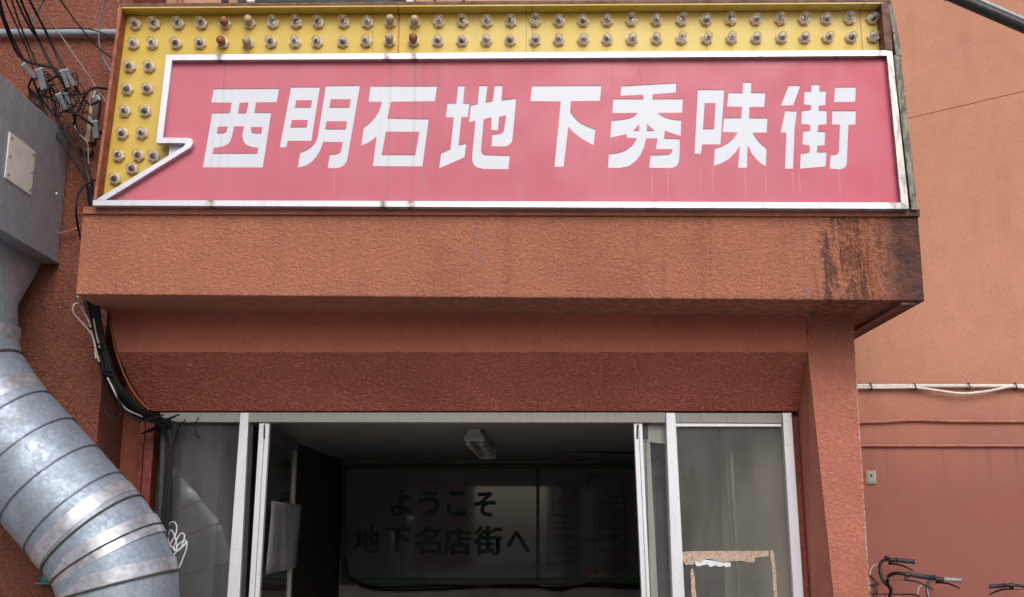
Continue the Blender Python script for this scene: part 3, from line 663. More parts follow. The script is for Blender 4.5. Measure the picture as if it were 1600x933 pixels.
# paper sheet on the left leaf
pp = bmesh.new()
Yn, Yq = YD + 0.20, YD + 1.32
def on_leaf(t, z): 
    y = n0.y + t * 1.25; return Vector((X0 + (X1 - X0) * t + 0.03 + 0.01 * math.sin(6 * t + z * 5), y, z))
z_hi = WZ(440, 785, YD + 0.6); z_lo = WZ(440, 893, YD + .6)
g = [[pp.verts.new(on_leaf(0.08 + 0.98 * i / 8 + (0.12 * i / 8 * (1 - j / 8)) * 0, z_hi + (z_lo - z_hi) * j / 8 + 0.0 * i)) for i in range(9)] for j in range(9)]
for j in range(8):
    for i in range(8): pp.faces.new((g[j][i], g[j][i + 1], g[j + 1][i + 1], g[j + 1][i]))
o = obj('plastic_sheet', pp, M['plastic'], None, None, True)
o.modifiers.new('thickness', 'SOLIDIFY').thickness = 0.0015
tag(o, 'cloudy greyish plastic sheet taped to the left door leaf', 'plastic sheet')

# ================================================================== WELCOME BOARD
YW = Y_IB - 0.10
wb = thing('welcome_board', 'dark green framed lightbox board with Japanese welcome text and floor plan', 'sign board', (0, YW, 1))
bm = bmesh.new(); prism(bm, pxs([(541, 906), (1012, 906), (1012, 733), (541, 733)], YW + 0.012), 0.06); obj('panel', bm, M['board'], wb)
for q in ([(533, 733), (1016, 733), (1016, 726), (533, 726)], [(533, 913), (1016, 913), (1016, 903), (533, 903)], [(533, 903), (541, 903), (541, 733), (533, 733)], [(1010, 903), (1016, 903), (1016, 733), (1010, 733)], [(838, 903), (843, 903), (843, 733), (838, 733)]):
    quadpx('frame_bar', q, YW - 0.02, 0.1, M['board_green'], wb, 0.004)
z5 = lambda a, b: (520 + a / 4.379, 720 + b / 4.379)
for ch, x0, y0, x1, y1 in (('よ', 390, 195, 545, 378), ('う', 585, 203, 735, 380), ('こ', 780, 207, 915, 380), ('そ', 962, 212, 1115, 385),
                           ('地', 140, 450, 322, 630), ('下', 350, 455, 540, 625), ('名', 555, 450, 740, 640), ('店', 760, 458, 945, 645), ('街', 965, 450, 1158, 645), ('へ', 1190, 480, 1350, 635)):
    a = z5(x0, y0); b = z5(x1, y1)
    me = text_mesh(ch, (a[0], a[1], b[0], b[1]), YW + 0.0105, 0.03 if ch in 'ようこそへ下' else 0.010)
    if ch not in 'ようこそへ下':           # heavier strokes: the same glyph laid again, a hair to each side
        bm = bmesh.new(); bm.from_mesh(me); src = bm.verts[:] + bm.edges[:] + bm.faces[:]
        for j, (dx_, dz_) in enumerate(((0.009, 0.0), (-0.009, 0.0), (0.0, 0.007), (0.0, -0.007))):
            d_ = bmesh.ops.duplicate(bm, geom=src)['geom']
            for v in d_:
                if isinstance(v, bmesh.types.BMVert): v.co += Vector((dx_, 0.0006 * (j + 1), dz_))
        bm.to_mesh(me); bm.free()
    link('letter', me, M['letter_green'], wb)
z6b = lambda a, b: (830 + a / 4.379, 720 + b / 4.379)
bm = bmesh.new(); YM = YW + 0.009
def ln(x0, y0, x1, y1, w_=0.006):
    a = P(*z6b(x0, y0), YM); b = P(*z6b(x1, y1), YM); d = (b - a).normalized(); nn = Vector((-d.z, 0, d.x)) * w_ / 2
    bm.faces.new([bm.verts.new(q) for q in (a + nn, b + nn, b - nn, a - nn)])
def poly(*pts):
    for (a, b), (c, d) in zip(pts, pts[1:]): ln(a, b, c, d)
poly((150, 188), (290, 188), (290, 290), (150, 290), (150, 188)); poly((150, 290), (320, 290), (320, 375), (150, 375), (150, 290))
for y0, y1 in ((375, 420), (420, 462), (462, 548), (548, 635), (635, 702)): poly((112, y0), (320, y0), (320, y1), (112, y1), (112, y0))
poly((240, 680), (320, 680), (320, 772), (240, 772), (240, 680)); poly((290, 210), (320, 235), (355, 220), (390, 200), (390, 120))
for y0, y1 in ((292, 340), (340, 378), (378, 425), (425, 462), (462, 550), (550, 635), (635, 702), (702, 742)): poly((430, y0), (636, y0), (638, y1), (432, y1), (430, y0))
poly((485, 118), (600, 118), (632, 200), (632, 292)); poly((515, 200), (632, 200), (632, 245), (515, 245), (515, 200)); poly((485, 118), (485, 185), (515, 200))
obj('floor_plan', bm, M['ink'], wb)
for body, x0, y0, x1, y1, mk in (('西入口', 338, 782, 420, 806, 'ink'), ('東入口', 392, 88, 472, 110, 'ink'), ('現在地', 425, 740, 535, 775, 'ink_red'), ('TAKUMA', 145, 500, 290, 538, 'ink_blue'),
                                 ('とびうめ', 185, 236, 272, 268, 'ink_red'), ('むく場', 470, 505, 600, 540, 'ink_blue'), ('スタジオ', 468, 598, 590, 625, 'ink'), ('スナック', 478, 668, 600, 695, 'ink_red'), ('東京', 255, 583, 310, 610, 'ink')):
    a = z6b(x0, y0); b = z6b(x1, y1)
    link('map_text', text_mesh(body, (a[0], a[1], b[0], b[1]), YM, 0.01), M[mk], wb)
bm = bmesh.new(); c = P(*z6b(403, 755), YM); bmesh.ops.create_circle(bm, cap_ends=True, segments=20, radius=0.03, matrix=Matrix.Translation(c) @ Matrix.Rotation(R(90), 4, 'X')); obj('map_marker', bm, M['ink_red'], wb)
# cables sagging under the board
for i, (ys, lab) in enumerate((((905, 917, 916, 918), 'loose black cable hanging under the welcome board, nearest its frame'), ((903, 921, 920, 914), 'loose black cable sagging lowest under the welcome board'))):
    t = tube('loose_cable', [P(540, ys[0] - 30, YW - .05), P(548, ys[0], YW - 0.05), P(590, ys[1], YW - 0.03), P(700, ys[2], YW - .03), P(820, ys[3], YW - .03), P(870, ys[3] + 8 * i, YW - .03), P(930, ys[3] - 2, YW - .03), P(1000, ys[3] + 2, YW - .03)], 0.012, M['black'])
    tag(t, lab, 'cable', 'cables under the welcome board')

# ------------------------------------------------------------------ ceiling lamp
Yl = 8.9
a = P(741, 690, Yl)
fl = thing('fluorescent_lamp', 'white twin tube fluorescent lamp fixed to the dark ceiling inside', 'lamp', (a.x, Yl, ZC))
zl = ZC
sk = 0.04
def lampbox(x0, x1, y0, y1, z0, z1, name, bev):
    bm = bmesh.new(); box(bm, x0, x1, y0, y1, z0, z1, bev)
    for v in bm.verts: v.co.x += (v.co.y - Yl) * sk
    obj(name, bm, M['lamp_white'], fl)
lampbox(a.x - 0.055, a.x + 0.055, Yl - 0.06, Yl + 1.75, zl - 0.05, zl, 'housing', 0.008)
lampbox(a.x - 0.085, a.x + 0.085, Yl - 0.02, Yl + 0.05, zl - 0.10, zl - 0.045, 'lamp_holder', 0.012)
lampbox(a.x - 0.085, a.x + 0.085, Yl + 1.66, Yl + 1.72, zl - 0.14, zl - 0.045, 'lamp_holder', 0.012)
for s in (-.055, .055): tube('lamp_tube', [Vector((a.x + s, Yl + 0.02, zl - 0.118)), Vector((a.x + s + 1.68 * sk, Yl + 1.70, zl - 0.118))], 0.019, M['lamp_white'], fl, smooth_path=False, n=14)

# ================================================================== SHOP SIGN
SG = thing('shop_sign', 'weathered pink sign with white Japanese characters inside a yellow bulb-lit tray', 'shop sign', (0, YS, WZ(800, 325, YS)))
def lx_(pts, Y): return [(P(a, b, Y).x, P(a, b, Y).z) for a, b in pts]
def rounded(pts): return pts
Z1 = lambda L_: [(300 + a / 4, 110 + b / 4) for a, b in L_]
Z2 = lambda L_: [(680 + a / 4, 110 + b / 4) for a, b in L_]
Z3 = lambda L_: [(1060 + a / 4, 110 + b / 4) for a, b in L_]
LET = []
LET.append([Z1(l) for l in (
 [(135,115),(545,113),(530,198),(400,200),(390,262),(495,264),(442,606),(67,606),(125,266),(236,264),(247,202),(119,200)],
 [(298,202),(352,200),(338,266),(287,266)],
 [(162,352),(222,350),(218,372),(208,386),(196,391),(155,392)],
 [(370,354),(440,354),(432,392),(392,392),(376,386),(368,374)],
 [(263,350),(325,350),(314,395),(316,425),(326,450),(345,468),(375,478),(413,484),(407,518),(130,518),(137,482),(170,480),(200,473),(225,460),(240,440),(250,410)])])
LET.append([Z1(l) for l in (
 [(618,104),(800,104),(745,440),(598,440),(590,480),(548,480)], [(652,186),(750,186),(742,230),(643,230)], [(624,310),(723,310),(716,354),(615,354)],
 [(836,96),(1050,94),(975,530),(967,565),(955,588),(938,602),(910,611),(848,610),(860,526),(905,522),(922,515),(932,500),(942,448),(820,446),(803,495),(780,535),(750,570),(710,595),(660,608),(676,512),(712,500),(745,480),(770,450),(785,415)],
 [(868,180),(993,180),(984,230),(858,230)], [(842,318),(969,318),(960,366),(832,366)])])
LET.append([Z1(l) for l in (
 [(1115,98),(1532,98),(1518,192),(1243,196),(1222,298),(1480,304),(1440,600),(1130,598),(1153,412),(1125,435),(1095,454),(1057,470),(1072,358),(1110,328),(1145,290),(1170,250),(1187,196),(1103,195)],
 [(1212,382),(1421,384),(1395,527),(1186,526)])])
LET.append([Z2(l) for l in (
 [(143,96),(185,96),(175,204),(215,206),(204,292),(164,292),(146,468),(195,456),(183,542),(25,612),(36,518),(95,490),(117,294),(66,292),(77,204),(132,204)],
 [(276,95),(327,95),(315,200),(360,190),(372,95),(422,95),(415,185),(507,175),(484,420),(478,448),(462,466),(435,476),(352,474),(357,400),(405,395),(422,387),(431,370),(443,280),(400,290),(393,372),(350,372),(352,292),(303,306),(287,500),(292,515),(302,524),(320,528),(467,532),(458,618),(300,615),(262,606),(242,590),(232,565),(230,540),(252,314),(211,324),(223,218),(265,208)])])
LET.append([Z2(l) for l in ([(605,96),(1040,94),(1030,190),(848,192),(844,258),(865,288),(900,322),(945,348),(1003,368),(990,468),(940,440),(895,412),(860,382),(832,352),(803,602),(745,602),(785,194),(595,192)],)])
LET.append([Z2(l) for l in (
 [(1163,98),(1508,78),(1504,138),(1360,148),(1358,178),(1550,178),(1543,264),(1393,266),(1430,290),(1480,305),(1540,312),(1535,410),(1436,377),(1432,424),(1530,428),(1528,540),(1522,575),(1508,598),(1480,610),(1338,608),(1346,530),(1450,526),(1470,520),(1480,510),(1483,492),(1380,492),(1390,424),(1320,424),(1305,480),(1285,525),(1255,565),(1210,598),(1150,610),(1080,608),(1086,522),(1140,516),(1190,500),(1230,470),(1262,424),(1198,420),(1196,398),(1095,420),(1102,314),(1165,308),(1215,298),(1245,285),(1265,266),(1108,266),(1113,178),(1302,178),(1302,152),(1158,158)],
 [(1275,335),(1275,376),(1240,376)], [(1325,335),(1370,376),(1325,376)])])
LET.append([Z3(l) for l in (
 [(122,120),(288,120),(264,462),(150,462),(140,522),(101,520)], [(165,204),(233,204),(223,364),(155,366)],
 [(405,74),(458,74),(455,138),(545,140),(538,228),(446,228),(443,296),(558,298),(553,388),(465,390),(485,422),(515,458),(553,486),(547,600),(515,580),(485,552),(458,518),(434,468),(430,608),(373,608),(385,470),(360,508),(320,550),(275,578),(221,596),(228,490),(275,472),(315,450),(345,424),(370,388),(276,384),(286,296),(393,296),(398,228),(305,226),(313,138),(402,140)])])
LET.append([Z3(l) for l in (
 [(690,94),(764,94),(718,218),(641,220)], [(668,252),(742,254),(728,360),(718,615),(667,614),(675,388),(639,388)],
 [(833,88),(885,88),(883,128),(925,128),(920,218),(880,218),(878,248),(930,252),(927,336),(876,340),(872,380),(920,382),(915,468),(870,470),(868,510),(928,510),(922,600),(760,614),(765,522),(820,510),(822,470),(775,462),(780,380),(823,374),(825,340),(768,334),(772,252),(828,244),(830,218),(785,212),(788,130),(831,130)],
 [(980,104),(1112,104),(1106,196),(972,198)], [(962,252),(1112,252),(1108,338),(1064,340),(1055,575),(1050,595),(1036,610),(1010,618),(946,614),(952,528),(982,525),(997,518),(1004,505),(1010,340),(960,338)])])
YF = YS + 0.035
outer = [(264, 90), (1389, 82.5), (1414, 320), (155, 316), (297, 227), (300, 221), (296, 219), (249, 219)]
loops = [lx_(outer, YF)] + [lx_(l, YF) for L_ in LET for l in L_]
link('pink_face', flat_shape(loops, YF + 0.003, 0.003), M['pink'], SG)
for L_ in LET: link('letter', flat_shape([lx_(l, YF) for l in L_], YF + 0.0062, 0.0022), M['white'], SG)
# backing behind the letters (the dim lightbox interior closes the holes)
bm = bmesh.new(); prism(bm, pxs([(262, 313), (1408, 316), (1390, 90), (268, 94)], YF + 0.011), 0.004); obj('light_diffuser', bm, M['white'], SG)
# trim strips
def strip(pts, Y=YS - 0.006, d=0.06, mat='trim', name='trim_strip'): 
    return link(name, flat_shape([lx_(pts, Y)], Y + d / 2, d / 2, 0.0), M[mat], SG)
strip([(260, 85.5), (1384, 78.5), (1385.5, 87), (269, 94)])
strip([(260, 85.8), (268.8, 94.2), (254.5, 215), (244, 223)])
strip([(244.2, 223.3), (254.5, 215.2), (296, 215.5), (300.5, 218), (301.5, 223), (298, 230), (165, 312.5), (150, 312), (287, 229), (290, 224.5), (286, 223.5)])
strip([(145, 321), (145, 312.6), (1407, 316.6), (1419, 326.2)])
strip([(1384.3, 78.4), (1394, 80), (1420.5, 326.5), (1408, 316.4), (1385.8, 86.8)])
strip([(1397, 86), (1408, 88), (1434, 327), (1424, 327.4)], YS + 0.03, 0.05, 'side', 'side_return')
strip([(1388.5, 6), (1395, 8), (1410, 87), (1400, 86)], YS + 0.05, 0.05, 'side', 'side_return')
# yellow tray: face set back, lips around it
YT = YS + 0.098
bm = bmesh.new(); prism(bm, pxs([(150, 318), (1400, 318), (1386, 3), (186, 8)], YT), 0.006); obj('yellow_face', bm, M['yellow'], SG)
def lip(a, b, th, mat, name):
    pa, pb = P(*a, YS), P(*b, YS); d = (pb - pa).normalized(); nn = Vector((-d.z, 0, d.x)) * th
    bm = bmesh.new(); prism(bm, [pa, pb, pb + nn, pa + nn], 0.094); return obj(name, bm, mat, SG)
def band_quad(pts, Y, d, mat, name): 
    bm = bmesh.new(); prism(bm, pxs(pts, Y), d); return obj(name, bm, mat, SG)
band_quad([(187.5, 9.5), (1384, 1.8), (1384, 5.5), (187.5, 13)], YS, 0.092, M['yellow'], 'tray_lip')
band_quad([(186.5, 5.5), (1389, -2.2), (1389, 2.6), (186.5, 9.8)], YS - 0.004, 0.10, M['rim_dark'], 'tray_rim')
band_quad([(186.5, 10.1), (191, 10), (150.5, 311.5), (145.8, 312.3)], YS - 0.002, 0.10, M['rim'], 'tray_rim')
band_quad([(1377, 5), (1388.3, 3), (1395, 78), (1383.5, 78)], YS - 0.001, 0.10, M['rim_dark'], 'tray_rim')
# body of the box and steel that carries it
bm = bmesh.new(); prism(bm, pxs([(150, 321), (1426, 326), (1392, 0), (190, 8)], YT + 0.008), 0.28); obj('box_body', bm, M['steel_brown'], SG)
bm = bmesh.new(); prism(bm, pxs([(372, 3), (640, 3), (640, -60), (350, -60)], YS + 0.5), 0.5); obj('dark_cover', bm, M['steel_dark'], SG)
for x in (352, 622, 680, 725):
    bm = bmesh.new(); sweep(bm, [P(x, 8, YS + 0.25), P(x - 4, -50, YS + 0.9)], 0.03 if x < 650 else 0.012, 4); obj('stay', bm, M['steel_dark'], SG)
for x in (385, 634):
    bm = bmesh.new(); sweep(bm, [P(x + 8, 8, YS + 0.3), P(x - 16, -60, YB - 0.1)], 0.035, 4); obj('stay', bm, M['white_pvc'], SG, 'pale diagonal stay')
# bulbs
xs1 = [213, 242.5, 280, 316.5, 352.5, 391, 427, 464, 498.5, 538, 574.5, 610, 648] + [648 + 37.6 * i for i in range(1, 10)] + [986.5 + 38.75 * i for i in range(1, 7)] + [1255.5, 1290.5, 1327, 1361.5]
spots = []
for x in xs1:
    t = (x - 213) / (1361 - 213)
    spots.append((x, 37.5 - 8.5 * t)); spots.append((x + (-3.5 + 5.5 * t), 68 - 10.5 * t))
spots += [(204, 104), (234.5, 104), (200, 139), (231, 138), (196, 173.5), (228, 173), (192, 208), (222.5, 207.5), (186.5, 243), (217.5, 243), (241.5, 244), (208, 263), (181.5, 279)]
rusty = {(352, 0), (352, 1), (648, 1)}; cloudy = {(391, 0), (391, 1), (610, 0), (610, 1), (648, 0)}
bm = bmesh.new(); prof = [(0.0195, -0.014), (0.021, -0.026), (0.025, -0.040), (0.0272, -0.052), (0.0262, -0.063), (0.021, -0.073), (0.013, -0.079), (0.004, -0.081)]
lathe_y(bm, prof, 20, False, True); me_glass = mesh_of(bm, 'bulb', True)
bm = bmesh.new(); hx = [Vector((0.038 * math.cos(k * math.pi / 3), -0.004, 0.038 * math.sin(k * math.pi / 3))) for k in range(6)]
prism(bm, hx, -0.012, 0.003); 
lathe_y(bm, [(0.030, -0.016), (0.029, -0.023), (0.0192, -0.0255)], 20, True, True); me_sock = mesh_of(bm, 'socket'); 
bm = bmesh.new(); lathe_y(bm, [(0.0188, -0.0262), (0.0180, -0.030), (0.012, -0.031), (0.0055, -0.032), (0.0045, -0.046), (0.002, -0.050)], 16); me_cap = mesh_of(bm, 'lamp_cap', True)
for m_, mt in ((me_glass, M['bulb']), (me_sock, M['socket']), (me_cap, M['contact'])): m_.materials.append(mt)
me_rust = me_glass.copy(); me_rust.materials.clear(); me_rust.materials.append(M['bulb_rust'])
me_cl = me_glass.copy(); me_cl.materials.clear(); me_cl.materials.append(M['bulb_cloud'])
for i, (x, y) in enumerate(spots):
    p = P(x, y + 2, YT) - Vector(SG.location)
    key = (round(x - (0 if i % 2 == 0 else -3.5 + 5.5 * (x - 213) / 1148)), i % 2) if i < 2 * len(xs1) else None
    me = me_glass; lab = None
    if key:
        for kx, kr in rusty:
            if abs(key[0] - kx) < 3 and key[1] == kr: me = me_rust; lab = 'rust brown opaque bulb'
        for kx, kr in cloudy:
            if abs(key[0] - kx) < 3 and key[1] == kr: me = me_cl; lab = 'clouded brownish bulb'
    b = bpy.data.objects.new('light_bulb', me); C.objects.link(b); b.parent = SG; b.location = p
    b.scale = (1.08, 1.06, 1.08)
    b.rotation_euler = (random.uniform(-.13, .13), 0, random.uniform(-.13, .13))
    if lab: b['label'] = lab
    s_ = bpy.data.objects.new('socket', me_sock); C.objects.link(s_); s_.parent = b; s_.rotation_euler = (0, random.choice((0, R(30), R(12), R(-14), R(24))), 0)
    if me is me_glass:
        k_ = bpy.data.objects.new('lamp_cap', me_cap); C.objects.link(k_); k_.parent = b

# ================================================================== DUCT
XB = P(101, 300, YL - 0.03).x
def bx(px, py): return PX(px, py, XB)
dk = thing('exhaust_duct', 'large galvanised exhaust duct with box and spiral pipe at the left edge', 'duct', (-3.4, 6.75, 2))
ytop = bx(112, 212); ybot = bx(90, 407)
Yb_, zt_, zb_ = YL - 0.012, P(112, 212, YL - .012).z, P(90, 407, YL - .012).z
Yf_ = 4.9
dxw = P(112, 212, YL).x; dxb = P(90, 407, YL).x
XB = (dxw + dxb) / 2
bm = bmesh.new(); box(bm, XB - 1.15, XB, Yf_, Yb_, zb_, zt_, 0.006); obj('plenum_box', bm, M['galv_box'], dk)
bm = bmesh.new(); box(bm, XB - 1.16, XB + 0.012, Yf_ - 0.01, Yb_ - 0.004, zb_ - 0.025, zb_ + 0.004, 0.003); obj('box_flange', bm, M['galv_box'], dk)
pl = [PX(15, 210, XB + 0.001), PX(55, 235, XB + .001), PX(47, 305, XB + .001), PX(5, 277, XB + .001)]
zA = (pl[0].z + pl[1].z) / 2; zB = (pl[2].z + pl[3].z) / 2; yA = (pl[0].y + pl[3].y) / 2; yB = (pl[1].y + pl[2].y) / 2
bm = bmesh.new(); box(bm, XB, XB + 0.008, yA, yB, zB, zA, 0.002); apn = obj('access_plate', bm, M['plate'], dk)
for yy in (yA + 0.03, yB - 0.03):
    for zz in (zA - 0.03, (zA + zB) / 2, zB + 0.03):
        bm = bmesh.new(); bmesh.ops.create_uvsphere(bm, u_segments=8, v_segments=6, radius=0.009, matrix=Matrix.Translation((XB + 0.009, yy, zz))); obj('screw', bm, M['screw'], apn, None, True)
q = PX(88, 303, XB); bm = bmesh.new(); bmesh.ops.create_uvsphere(bm, u_segments=8, v_segments=6, radius=0.011, matrix=Matrix.Translation(q)); obj('rivet', bm, M['alu'], dk, None, True)
# pipe path
YQ = 6.72; RD = 0.352
def pr(x, y): return P(x, y, YQ)
ax = [pr(-66, 470), pr(-66, 545), pr(-51, 592), pr(-15, 650), pr(145, 833), pr(169, 866), pr(186, 915), pr(194, 1250)]
def ring(bm, c, nrm, r, n=48):
    u = Vector((0, 1, 0)); v = nrm.cross(u).normalized()
    return [bm.verts.new(c + u * math.cos(2 * math.pi * k / n) * r + v * math.sin(2 * math.pi * k / n) * r) for k in range(n)]
def dirs(i):
    a = (ax[i] - ax[i - 1]).normalized() if i > 0 else None; b = (ax[i + 1] - ax[i]).normalized() if i < len(ax) - 1 else None
    return (a + b).normalized() if a and b else (a or b)
for i in range(len(ax) - 1):
    bm = bmesh.new(); A = ring(bm, ax[i], dirs(i), RD); B = ring(bm, ax[i + 1], dirs(i + 1), RD)
    for k in range(48): bm.faces.new((A[k], A[(k + 1) % 48], B[(k + 1) % 48], B[k]))
    obj('duct_section', bm, M['galv'], dk, None, True)
def collar(c, nrm, r, w_, mat, name, thick=0.004):
    bm = bmesh.new(); rings = [ring(bm, c - nrm * w_ / 2, nrm, RD + 0.0005), ring(bm, c - nrm * w_ / 2, nrm, r), ring(bm, c + nrm * w_ / 2, nrm, r), ring(bm, c + nrm * w_ / 2, nrm, RD + 0.0005)]
    for A, B in zip(rings, rings[1:]):
        for k in range(48): bm.faces.new((A[k], A[(k + 1) % 48], B[(k + 1) % 48], B[k]))
    return obj(name, bm, mat, dk, None, True)
dd = (ax[4] - ax[3]).normalized()
for px_, py_ in ((4, 675), (41.5, 717), (79, 760), (117, 802)):
    c = pr(px_, py_); c = ax[3] + dd * (c - ax[3]).dot(dd)
    collar(c, dd, RD + 0.007, 0.009, M['seam'], 'spiral_seam')
collar(ax[4] - dd * 0.06, dd, RD + 0.004, 0.085, M['tape'], 'tape_band')
collar(ax[4] + dirs(4) * 0.01, dirs(4), RD + 0.007, 0.012, M['seal'], 'sealant_joint')
collar(ax[5] - dirs(5) * 0.035, dirs(5), RD + 0.003, 0.07, M['tape'], 'tape_band')
collar(ax[5], dirs(5), RD + 0.008, 0.010, M['seal'], 'sealant_joint'); collar(ax[5] + dirs(5) * 0.03, dirs(5), RD + 0.003, 0.05, M['tape'], 'tape_band')
collar(ax[6], dirs(6), RD + 0.008, 0.012, M['seal'], 'sealant_joint'); collar(ax[6] - dirs(6) * 0.05, dirs(6), RD + 0.003, 0.08, M['tape'], 'tape_band')
collar(ax[1], dirs(1), RD + 0.008, 0.014, M['seal'], 'sealant_joint'); collar(ax[2], dirs(2), RD + 0.008, 0.014, M['seal'], 'sealant_joint')
collar(ax[1] + Vector((0, 0, 0.09)), Vector((0, 0, 1)), RD + 0.004, 0.12, M['tape'], 'tape_band'); collar(ax[2] - dirs(2) * 0.05, dirs(2), RD + 0.003, 0.06, M['tape'], 'tape_band')
collar(ax[3], dirs(3), RD + 0.004, 0.10, M['tape'], 'tape_band')
# seam line along the lowest sections
# hopper between box and pipe
bm = bmesh.new(); A = ring(bm, ax[0], Vector((0, 0, 1)), RD)
xc = ax[0].x; hx1 = XB - 0.10; hx0 = xc - (hx1 - xc); hy0, hy1 = YQ - 0.5, YL - 0.03
B = []
for k in range(48):
    d = A[k].co - ax[0]; s_ = 1 / max(abs(d.x), abs(d.y)); ux, uy = d.x * s_, d.y * s_
    B.append(bm.verts.new(Vector((xc + ux * (hx1 - xc), (hy0 + hy1) / 2 + uy * (hy1 - hy0) / 2, zb_ - 0.02))))
for k in range(48): bm.faces.new((A[k], A[(k + 1) % 48], B[(k + 1) % 48], B[k]))
obj('hopper', bm, M['galv_box'], dk)
bm = bmesh.new(); sweep(bm, [PX(10, 385, XB - 0.1), P(14, 480, YQ - RD * 0.6)], 0.004, 4)
# small teal bracket by the elbow
tb = thing('wall_bracket', 'small teal metal bracket on the wall below the duct', 'bracket', P(76, 905, YL))
c = P(78, 903, YL)
bm = bmesh.new(); box(bm, c.x - 0.05, c.x + 0.06, YL - 0.012, YL - 0.001, c.z - 0.035, c.z + 0.045, 0.004); obj('bracket_plate', bm, M['teal'], tb)
bm = bmesh.new(); box(bm, c.x - 0.05, c.x + 0.10, YL - 0.12, YL - 0.013, c.z - 0.035, c.z - 0.022, 0.004); obj('bracket_arm', bm, M['teal'], tb)

# ================================================================== CABLES, TOP LEFT
YW1 = YL - 0.10
t = tube('conduit_pipe', [P(-900, 51, YL - .05), P(60, 51, YL - .05), P(200, 51, YL - .05)], 0.026, M['grey_pvc'], n=14, smooth_path=False); tag(t, 'thick grey conduit pipe running level across the upper left wall', 'pipe')
def cable(pts, r, mat, label, group='cables at the upper left', name='cable'):
    pp_ = [P(a, b, YW1 if len(q) < 1 else q[0]) for a, b, *q in pts]
    if pts[0][1] < -20: d0 = pp_[0] - pp_[1]; pp_ = [pp_[0] + d0.normalized() * 1.2 + Vector((0, 0, 0.25)), pp_[0] + d0.normalized() * 0.5 + Vector((0, 0, 0.05))] + pp_   # on up towards the roof
    t = tube(name, pp_, r, M[mat]); tag(t, label, 'cable', group); return t
y0, y1, y2 = 6.75, 6.9, 7.0
cable([(-25, -60, 6.3), (-8, -10, 6.5), (8, 40, 6.7), (28, 85, y1), (48, 98, y1), (82, 106, y1), (92, 114, y1), (80, 124, y1), (64, 136, y2), (60, 152, y2), (85, 205, 6.98), (115, 250, 7.0), (138, 290, 7.02), (146, 325, 7.03)], 0.0095, 'black', 'thick black cable looping leftmost above the duct box, then down behind the sign')
cable([(-8, -50, 6.3), (3, 15, 6.6), (20, 60, 6.8), (38, 95, y1), (48, 112, y1), (62, 150, y2), (95, 195, 7.0), (128, 255, 7.02), (143, 322, 7.05)], 0.008, 'black', 'black cable second from the left edge, passing the slim grey connector')
cable([(-12, -50, 6.35), (8, 0, 6.6), (28, 45, 6.8), (45, 85, y1), (52, 108, y1)], 0.006, 'black', 'short black cable ending at the slim grey connector')
cable([(5, -40, 6.4), (18, 0, 6.6), (35, 48, 6.8), (52, 88, y1), (62, 112, y1), (72, 145, y2)], 0.0065, 'black', 'black cable running into the broad grey connector block')
cable([(10, -40, 6.4), (27, 3, 6.6), (46, 42, 6.8), (60, 62, y1), (74, 92, y1), (90, 120, y1)], 0.0075, 'black', 'black cable of the thick twisted pair, left strand')
cable([(18, -40, 6.42), (34, 3, 6.6), (52, 45, 6.8), (64, 70, y1), (80, 100, y1), (95, 122, y1), (110, 160, y2), (120, 200, 7.0), (140, 270, 7.0), (148, 320, 7.04)], 0.009, 'black', 'black cable of the thick twisted pair, right strand reaching the canopy')
cable([(28, -40, 6.42), (46, 2, 6.6), (65, 38, 6.8), (82, 75, y1), (98, 108, y1)], 0.005, 'black', 'thin black cable third from the pale wire')
cable([(30, -45, 6.4), (47, 0, 6.6), (72, 48, 6.8), (88, 82, y1), (103, 108, y1), (110, 125, y1)], 0.005, 'black', 'thin black cable just left of the pale wire')
cable([(35, -45, 6.4), (60, 0, 6.6), (85, 40, 6.8), (112, 80, y1), (140, 120, 7.0), (166, 160, 7.05), (172, 166, 7.1)], 0.0028, 'beige_cable', 'thin pale wire slanting across the upper left wall', 'cables at the upper left', 'wire')
cable([(70, -30, 6.6), (94, 0, 6.8), (125, 42, 6.95), (155, 76, 7.05), (176, 92, 7.1)], 0.005, 'black', 'black cable slanting steeply to the upper sign corner')
cable([(172, -40, 6.9), (164, 0, 7.0), (155, 40, 7.05), (156, 75, 7.08), (166, 100, 7.1), (174, 112, 7.1)], 0.007, 'grey_cable', 'grey cable hanging beside the upper sign corner')
cable([(56, 44, y1), (80, 45, 7.0), (120, 44, 7.05), (150, 48, 7.06), (180, 62, 7.1)], 0.005, 'black', 'black cable lying along the top of the grey conduit')
cable([(75, -10, 6.9), (62, 12, 7.05), (50, 30, 7.08), (52, 40, 7.1)], 0.008, 'grey_cable', 'short grey cable stub crossing behind the black bundle')
cable([(62, 148, y2), (76, 152, 6.95), (100, 165, 6.93), (130, 185, 6.95), (150, 200, 7.0), (160, 210, 7.05)], 0.0095, 'black', 'thick black cable slanting right from the connectors to the sign')
cable([(168, 139, 7.05), (150, 137, 7.0), (138, 143, 6.95), (128, 160, 6.95), (120, 178, 6.95), (115, 195, 7.0)], 0.0085, 'black', 'black cable arching left out of the sign edge')
cable([(108, 112, y1), (122, 128, y1), (132, 142, y1), (128, 152, y1), (112, 150, y1), (98, 140, y2)], 0.004, 'black', 'thin black loop around the paired connectors')
cable([(82, 130, y1), (78, 145, y2), (85, 160, y2), (90, 190, 7.0), (112, 225, 7.0), (130, 262, 7.02), (140, 322, 7.06)], 0.007, 'black', 'black cable hanging straight from the broad connector to the canopy')
cable([(52, 118, y1), (45, 135, y2), (50, 148, 7.05), (64, 158, 7.05)], 0.008, 'black', 'short black cable curling behind the slim connector')
cable([(96, 150, y2), (108, 172, y2), (120, 205, 7.0), (136, 222, 7.0), (138, 245, 7.03), (140, 300, 7.06), (141, 324, 7.08)], 0.003, 'beige_cable', 'thin beige wire dropping beside the sign edge', 'cables at the upper left', 'wire')
